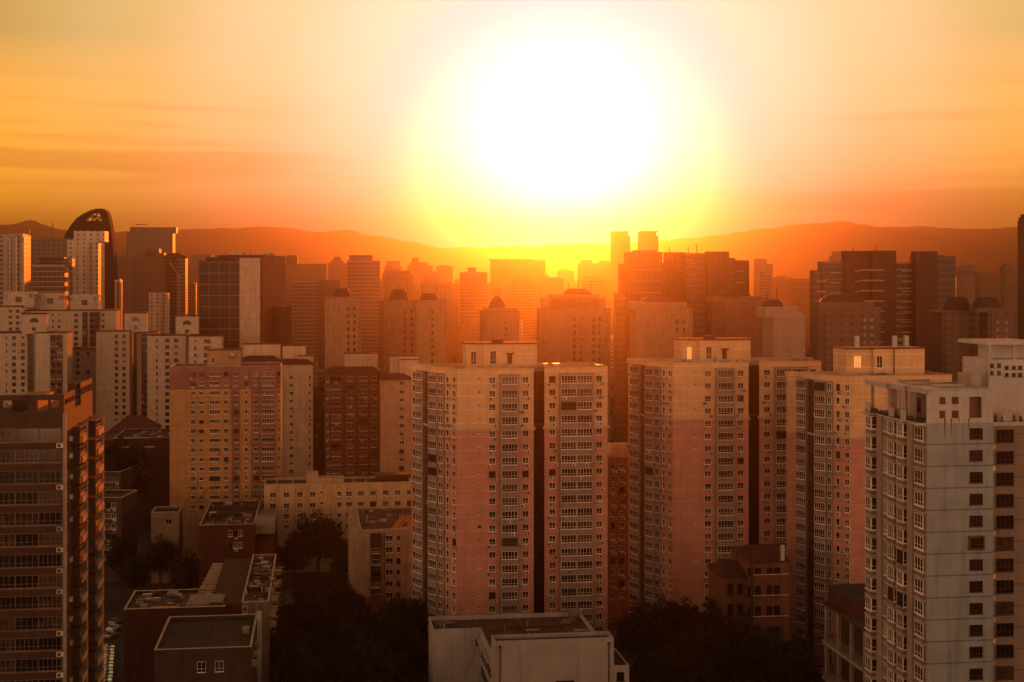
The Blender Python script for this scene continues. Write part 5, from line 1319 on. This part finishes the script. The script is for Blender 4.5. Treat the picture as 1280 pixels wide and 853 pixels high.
row_windows(b, (486.5,), 6, 674, 14.3, 364, 1.9, 1.5, 2, .8, 10, ymax=770); row_windows(b, (498,), 6, 674, 14.3, 364, .9, 1.4, 1, .2, 11, ymax=770)
a, c = world_hit(b,(0,0),(b.w,0),463)[0], world_hit(b,(0,0),(b.w,0),476)[0]
m = MB(); m.box(a, c, -1.1, 0, 2, b.z-.8); b.part('balcony_stack', m, BRK)
for k in range(6): b.window('balcony_window', (a+c)/2, -1.1, Zof(674+14.3*k,364), 0, 2.3, 1.4, 3, dark=k % 3 == 0, glass=0)
for i in range(7):
    m = MB(); m.box(-2.6, -.02, 3+i*4.6, 4.2+i*4.6, 0, b.z+.3); b.part('terrace_wall', m, CRM)
for px in (480.5,): x = world_hit(b,(0,0),(b.w,0),px)[0]; m = MB(); m.bar((x,-.12,0),(x,-.12,b.z-.8),.07); b.part('drainpipe', m, DFRAME)
roof_junk(b, 1, b.w-1, 2, 34, b.z-.59, 16, 12); b.finish()
b = low('small pale house glimpsed among dark trees at the left', 189, 224, 398, 10, 641, CRD, ROOFD); row_windows(b, (211,), 1, 653, 9, 398, 1.8, 1.7, 2, 0, 3); b.finish()
b = low('wide dark hall with flat roof and bright ridge line, left behind the brown block', 142, 214, 500, 30, 548, mat('dark_brick', (.05,.022,.018), var=.3), ROOFD)
m = MB(); m.box(0,b.w*.62,-.3,0,b.z-.1,b.z+.2); b.part('gutter', m, ORN); m = MB(); m.prism([(3.5,-6),(b.w,-6),(b.w,-.31),(3.5,-.31)],0,b.z-2.6); b.part('front_hall', m, mat('dark_brick', (.05,.022,.018))); m = MB(); m.box(3.4,b.w*.75,-6.3,-6,b.z-2.7,b.z-2.3); b.part('front_gutter', m, ORN)
roof_junk(b, 4, b.w-2, 4, 26, b.z-.59, 9, 14); b.finish()
def hip(b, x0, x1, y0, y1, z, h, m, name='hipped_roof', inset=.35):
    r = MB(); xm0, xm1 = x0+(x1-x0)*inset, x1-(x1-x0)*inset; ym = (y0+y1)/2
    v = [(x0,y0,z),(x1,y0,z),(x1,y1,z),(x0,y1,z),(xm0,ym,z+h),(xm1,ym,z+h)]; r.v = v; r.f = [(0,1,5,4),(1,2,5),(2,3,4,5),(3,0,4),(3,2,1,0)]; r.m = [0]*5
    b.part(name, r, m)
TILER = mat('old_red_tile', (.13,.04,.03), rough=.8, var=.5, scale=1.5)
b = low('house with old red hipped roof between white estate and brown hall', 136, 192, 545, 22, 541, BRK, ROOFD, par=0.3, coping=None); hip(b, -1, b.w+1, -1, 23, b.z+.01, 5.5, TILER); b.finish()
b = low('low flat hall with dull red roof left of the hipped roof', 112, 141, 500, 26, 551, BRK, TILER, par=.3, coping=None); b.finish()
b = low('shadowed block with a column of small windows beside the left foreground block', 112, 152, 400, 14, 622, DCONC, ROOFD, rot=R(-3)); row_windows(b, (121,128,135,142), 6, 632, 13, 400, 1.4, 1.5, 2, .6, 15, ymax=760); b.finish()
b = low('long dim block right of the left foreground building, low in the shade', 126, 151, 455, 30, 590, DCONC, ROOFD, rot=R(-3)); row_windows(b, (130,138,146), 4, 600, 12, 455, 1.4, 1.5, 2, .3, 16, ymax=660); b.finish()
b = low('tiny orange hut with tiled roof between the dark trees', 463, 481, 352, 7, 758, wall_mat('orange_hut', (.42,.17,.09)), TILER, par=.2, coping=None, name='hut'); hip(b, -.7, b.w+.7, -.7, 7.7, b.z+.01, 1.9, TILER, inset=.3)
m = MB(); m.box(b.w*.4,b.w*.62,-.06,0,0,2.1); b.part('door', m, DFRAME); b.finish()
# old pink house
def pink_house():
    b = Building('old_house', 'old pink three-storey house with dark roof and tall windows behind the park trees', 'house', 905, 296)
    PH = wall_mat('old_pink', (.19,.095,.07), dirt=.5)
    x1 = b.L(935,296)[0]; x2 = b.L(990,292)[0]; z1, z2 = Zof(722,296), Zof(707,290)
    m = MB(); m.box(0, x1, 0, 12, 0, z1); b.part('left_wing', m, PH); hip(b, -.6, x1+.5, -.6, 12.5, z1+.01, 2.4, ROOFD2, inset=.3)
    y2 = -4; m = MB(); m.box(x1+.02, x2, y2, 12, 0, z2); b.part('right_wing', m, PH)
    hip(b, x1-.5, x2+.4, y2-.6, 12.5, z2+.01, 2.2, ROOFD2, inset=.12)
    m = MB(); m.box(x2-1.6, x2-.9, y2+.2, y2+1, z2-.5, z2+3.4); b.part('chimney', m, WHITE)
    for j, (py, h) in enumerate(((717,1.5),(742,2.4),(768,2.4),(794,2.2))):
        for px in (941,951,966,976): b.window('window', b.L(px,291)[0], y2, Zof(py,291), 0, 1.25, h, 2, dark=True, glass=1)
    for py, h in ((737,2.3),(762,2.3)):
        for px in (913,926): b.window('window', b.L(px,296)[0], 0, Zof(py,296), 0, 1.2, h, 2, dark=True, glass=1)
    for k in range(3): m = MB(); m.box(x1, x2+.02, y2-.12, y2, z2-4.3*k-2.6, z2-4.3*k-2.4); b.part('string_course', m, ORN)
    m = MB(); m.box(x1-.5, x1-.1, y2-.5, y2, 0, z2+3.6); b.part('flue', m, DFRAME)
    b.finish()
pink_house()
# open concrete frame, bottom right
def car_deck():
    b = Building('frame_building', 'dark open-sided concrete frame building left of the white tower', 'building', 1029, 262)
    zt = Zof(752, 262); w = 30; y0 = -44
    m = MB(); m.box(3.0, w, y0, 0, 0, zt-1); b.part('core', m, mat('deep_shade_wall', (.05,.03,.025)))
    for i, z in enumerate((zt-.6, zt-7.6, zt-14.2, zt-20.5)):
        m = MB(); m.box(-.2 if i else 0, w+.01, y0-.1, .1, z, z+.6); b.part('floor_slab', m, CONC if i else ROOFB)
    for q in range(8):
        m = MB(); y = -q*6.2; m.box(.3, .9, y-.6, y, 0, zt-.61); b.part('column', m, CONC)
    m = MB(); m.box(1, w, -12, 0, zt+.004, zt+2.6); b.part('roof_room', m, BRK)
    m = MB(); m.box(.6, w+.2, -12.4, .4, zt+2.61, zt+3.0); b.part('roof_cover', m, ROOFD)
    roof_junk(b, 2, 12, -40, -14, zt+.01, 8, 3)
    b.finish()
car_deck()

# ================================================================== TREES
LEAF = mat('leaf_green', (.022,.026,.011), rough=.7, var=.5, scale=.5, rnd=.3); BARK = mat('bark', (.08,.055,.04), rough=.95, var=.4, scale=3)
def crown_mesh(seed, rx, rz, n_cl=120, per=95, leaf=.40):
    r = random.Random(seed); m = MB(); cl = []
    for i in range(n_cl):
        u = r.uniform(-1, 1); t = r.uniform(0, 2*math.pi); k = r.uniform(.5, 1.0)*(1 if r.random() < .7 else .6)
        q = math.sqrt(1-u*u); x, y, z = k*q*math.cos(t)*rx, k*q*math.sin(t)*rx, k*u*rz
        if z < -rz*.6: z *= .7
        cl.append((x, y, z, r.uniform(.15, .27)*rx))
    for (cx, cyy, cz, cr_) in cl:
        for _ in range(per):
            a = Vector((r.gauss(0,1), r.gauss(0,1), r.gauss(0,.8))); a.normalize(); a *= cr_*r.uniform(.55, 1.15)
            p = Vector((cx, cyy, cz))+a; s = leaf*r.uniform(.6, 1.4)
            u_ = Vector((r.gauss(0,1), r.gauss(0,1), r.gauss(0,1))).normalized(); v_ = u_.cross(a.normalized()+Vector((.01,.02,.3))).normalized()
            m.quad(tuple(p-u_*s*.5), tuple(p+v_*s*.42), tuple(p+u_*s*.5), tuple(p-v_*s*.42))
    return m
def trunk_mesh(seed, h, r0, rx):
    r = random.Random(seed); m = MB()
    m.cyl((0,0), r0, 0, h*.5, n=8, r2=r0*.7)
    for i in range(6):
        t = i*math.pi/3+r.uniform(-.4,.4); e = Vector((math.cos(t)*rx*.55, math.sin(t)*rx*.55, h*r.uniform(.62,.85))); a = Vector((0,0,h*r.uniform(.32,.48))); mid = (a+e)/2+Vector((0,0,-.4))
        m.bar(a, mid, r0*.38); m.bar(mid, e, r0*.22)
    m.bar((0,0,h*.48),(r.uniform(-.5,.5),r.uniform(-.5,.5),h*.85), r0*.5)
    return m
TREES = []
for s, (rx, rz, h) in enumerate(((5.2,5.6,13.5),(4.4,6.2,14.0),(6.4,5.4,13.0),(3.6,4.6,10.5))):
    e = (crown_mesh(100+s, rx, rz).mesh('crown', [LEAF]), trunk_mesh(s, h, .32, rx).mesh('trunk', [BARK]), h, rx, rz); TREES.append(e)
TG = 'dark trees of the park and streets below'
def tree(px, ytop, D, kind, label='dark leafy tree among the park trees below the towers', sc_=None, name='broadleaf_tree'):
    x, y = P(px, D); cm, tm, h, rx, rz = TREES[kind]; H = Zof(ytop, D); k = H/(h-rz*.0+rz*.55) if sc_ is None else sc_
    H0 = h*.62
    t = thing(name, label, 'tree', (x, y, 0), random.Random(px*7+D).uniform(0, 6.28), TG)
    c = link('crown', cm, t, (0,0,0)); tr = link('trunk', tm, t)
    sxy = k*1.0; c.scale = (sxy, sxy, k); c.location = (0, 0, h*k-rz*k*.62); tr.scale = (k,k,k)
    return t
bt = [ # px, ytop, D, kind, label
 (398,637,400,2,'largest round tree, standing in front of the low cream block'),
 (368,668,392,0,'round tree low at the left shoulder of the largest tree'),(428,672,388,1,'tree at the right shoulder of the largest tree'),
 (415,708,352,0,'round dark tree right below the largest tree'),(380,728,345,1,'dark tree left of the orange hut'),
 (500,742,325,2,'broad dark tree at the left foot of the centre tower'),(474,772,312,0,'tree in front of the orange hut'),(524,758,318,1,'tree touching the left edge of the centre tower'),
 (200,668,388,2,'wide dark tree behind the rust brown building'),(168,690,372,0,'dark tree left of the wide one behind the rust brown building'),(232,684,360,1,'dark tree next to the dark red brick house'),(148,668,395,1,'dark tree beside the shadowed block at left'),
 (805,748,300,2,'broad tree right of the centre tower foot'),(845,738,305,0,'tree below the left bays of the right pink tower'),(885,744,300,1,'tree below the blank pink wall of the right tower'),(915,758,290,0,'tree in front of the old pink house, left'),(955,780,282,2,'tree in front of the old pink house, right'),(995,790,278,1,'tree at the foot of the tower beside the frame building'),
]
for a in bt: tree(*a)
ot = random.Random(19); used = [P(a[0], a[2]) for a in bt]
n = 0; tries = 0
while n < 62 and tries < 4000:
    tries += 1
    D = ot.uniform(232, 330); px = ot.choice((ot.uniform(335, 535), ot.uniform(790, 1035), ot.uniform(120, 160)))
    x, y = P(px, D)
    if 780 < px and px < 800 and D < 285: continue
    if px < 165 and D < 345: continue
    if 505 < px < 545 and D < 292: continue
    if px < 350 and D < 345: continue
    if px > 1022: continue
    if D > 296 and px > 770: continue
    if any((x-a)**2+(y-c)**2 < 42 for a, c in used): continue
    used.append((x, y)); n += 1
    yt = HZ+(CAMH-ot.uniform(11, 17))/D*F
    tree(px, yt, D, ot.randrange(4))
for px, yt, D in ((150,520,470),(128,532,465),(396,592,520),(398,575,640),(403,590,560),(560,585,560)):
    tree(px, yt+22, D, 3, 'street tree near the road between the towers')
# far wooded ground in the haze: canopy nobody could count
far = MB(); rf = random.Random(3)
for i in range(2600):
    D = 560+rf.random()**1.2*900; px = rf.choice((rf.uniform(140,250), rf.uniform(350,610), rf.uniform(930,1020), rf.uniform(0,1280)))
    x, y = P(px, D); r_ = rf.uniform(4, 8.5); h = rf.uniform(7, 14)
    for _ in range(7):
        cx, cy2, cz = x+rf.gauss(0,r_*.45), y+rf.gauss(0,r_*.45), h+rf.gauss(0,2.2); s = rf.uniform(1.4,3.0)
        a, b_ = rf.uniform(0,6.28), rf.uniform(-.5,.5)
        far.quad((cx-s*math.cos(a), cy2-s*math.sin(a), cz), (cx+s*.2, cy2, cz+s*.8), (cx+s*math.cos(a), cy2+s*math.sin(a), cz+b_), (cx, cy2+.3, cz-s*1.1))
stuff(obj('far_woodland', far, LEAF))

# ================================================================== PARKED CARS
def car_proto(body_c):
    e = thing('parked_car', 'car', 'car', (0,0,0), 0)
    BM = body_c; body = MB()
    prof = [(-2.2,.35),(-2.25,.75),(-2.0,.92),(-1.35,1.0),(-.85,1.42),(.55,1.45),(1.25,1.02),(2.05,.86),(2.2,.62),(2.2,.35)]
    n = len(prof)
    for side in (-1, 1):
        for x, z in prof: body.v.append((x, side*(.86 if z < 1.1 else .66), z))
    for k in range(n): j = (k+1)%n; body.f.append((k, n+k, n+j, j)); body.m.append(0)
    body.f.append(tuple(range(n))); body.f.append(tuple(n+k for k in reversed(range(n)))); body.m += [0,0]
    obj('body', body, BM, e)
    gl = MB(); gl.quad((-1.36,-.72,1.03),(-1.36,.72,1.03),(-.9,.6,1.40),(-.9,-.6,1.40)); gl.quad((1.22,-.72,1.06),(.6,-.6,1.445),(.6,.6,1.445),(1.22,.72,1.06))
    for i in range(8): gl.v[i] = (gl.v[i][0]*1.01, gl.v[i][1], gl.v[i][2]+.02)
    for s in (-1, 1): gl.quad((-1.2,s*.84,1.02),(1.1,s*.84,1.02),(.5,s*.69,1.38),(-.8,s*.69,1.38))
    obj('windscreen', gl, GLASS, e)
    for x in (-1.4, 1.4):
        for s in (-1, 1):
            w = MB(); k = 12
            for yy in (s*.70, s*.90):
                for q in range(k): w.v.append((x+.33*math.cos(2*math.pi*q/k), yy, .33+.33*math.sin(2*math.pi*q/k)))
            for q in range(k): j = (q+1)%k; w.f.append((q,j,k+j,k+q)); w.m.append(0)
            w.f += [tuple(range(k)), tuple(k+q for q in reversed(range(k)))]; w.m += [0,0]
            obj('wheel', w, DFRAME, e)
    return e
SIL = mat('silver_paint', (.6,.58,.55), rough=.14, var=.05, metal=.5, rnd=.3); WPT = mat('white_car_paint', (.8,.78,.75), rough=.1, var=.05, rnd=.2)
c0 = car_proto(SIL); c1 = car_proto(WPT); first = [True, True]
def car(px, D, rz, label, kind, group):
    src = (c0, c1)[kind]
    if first[kind]: o = src; first[kind] = False
    else: o = copy_tree(src)
    o.location = (*P(px, D), .01); o.rotation_euler = (0,0,rz); o['label'] = label; o['group'] = group
    return o
CG = 'cars parked side by side in the lot at lower left'
rc = random.Random(2)
for i in range(12):
    car(131-i*.35+rc.uniform(-.5,.5), 326-i*2.7, GRID+R(3)+rc.uniform(-.03,.03), 'pale car parked in the tight row beside the left foreground block', i % 2, CG)
for i, (px, D) in enumerate(((139,338),(142,345),(144,351))): car(px, D, GRID+R(70), 'car at the upper end of the lot beside the tight parked row', i % 2, CG)
for i, (px, D, l) in enumerate(((354,346,'pale car half hidden by trees right of the long row house'),(465,338,'pale car beside the orange hut under the trees'),(394,600,'white car on the street between the ochre and red towers'),(401,585,'silver car on the street between the ochre and red towers'),(399,640,'car farther up the street between the towers'),(392,560,'nearest car on the street between the towers'))):
    car(px, D, GRID+R(90 if i > 1 else 20), l, i % 2, 'cars on the streets below')
# street lamps seen in the gap right of the left towers
def lamp(px, D, h, label):
    t = thing('street_lamp', label, 'street lamp', (*P(px, D), 0), GRID, 'street lamps by the street'); m = MB(); m.cyl((0,0), .11, 0, h, n=8, r2=.07); m.bar((0,0,h),(1.8,0,h+.4),.05); obj('pole', m, METAL, t)
    m = MB(); m.box(1.5, 2.4, -.15, .15, h+.32, h+.46); obj('lamp_head', m, METAL, t)
for i in range(6): lamp(391, 470+i*45, 9, ('nearest', 'second', 'third', 'fourth', 'fifth', 'farthest')[i]+' street lamp along the street between the towers')

# unseen towers added behind the viewpoint to shade lower storeys from the eastern sky
rb = random.Random(8)
for i in range(15):
    x = -330+i*47+rb.uniform(-8, 8); y = rb.choice((-62, -95, -75))+rb.uniform(-8, 8); w_ = rb.uniform(26, 40); h = rb.uniform(70, 98) if abs(x) > 30 else 80
    e = thing('apartment_tower', 'apartment tower of the district behind the viewpoint', 'apartment building', (x, y, 0), GRID, 'unseen shading towers added behind the viewpoint')
    m = MB(); m.prism([(-w_/2,-18),(w_/2,-18),(w_/2,0),(-w_/2,0)], 0, h); obj('wall', m, (GA, GE)[i % 2], e)
    m = MB(); m.box(-5, 5, -13, -5, h+.004, h+5); obj('penthouse', m, GE, e)
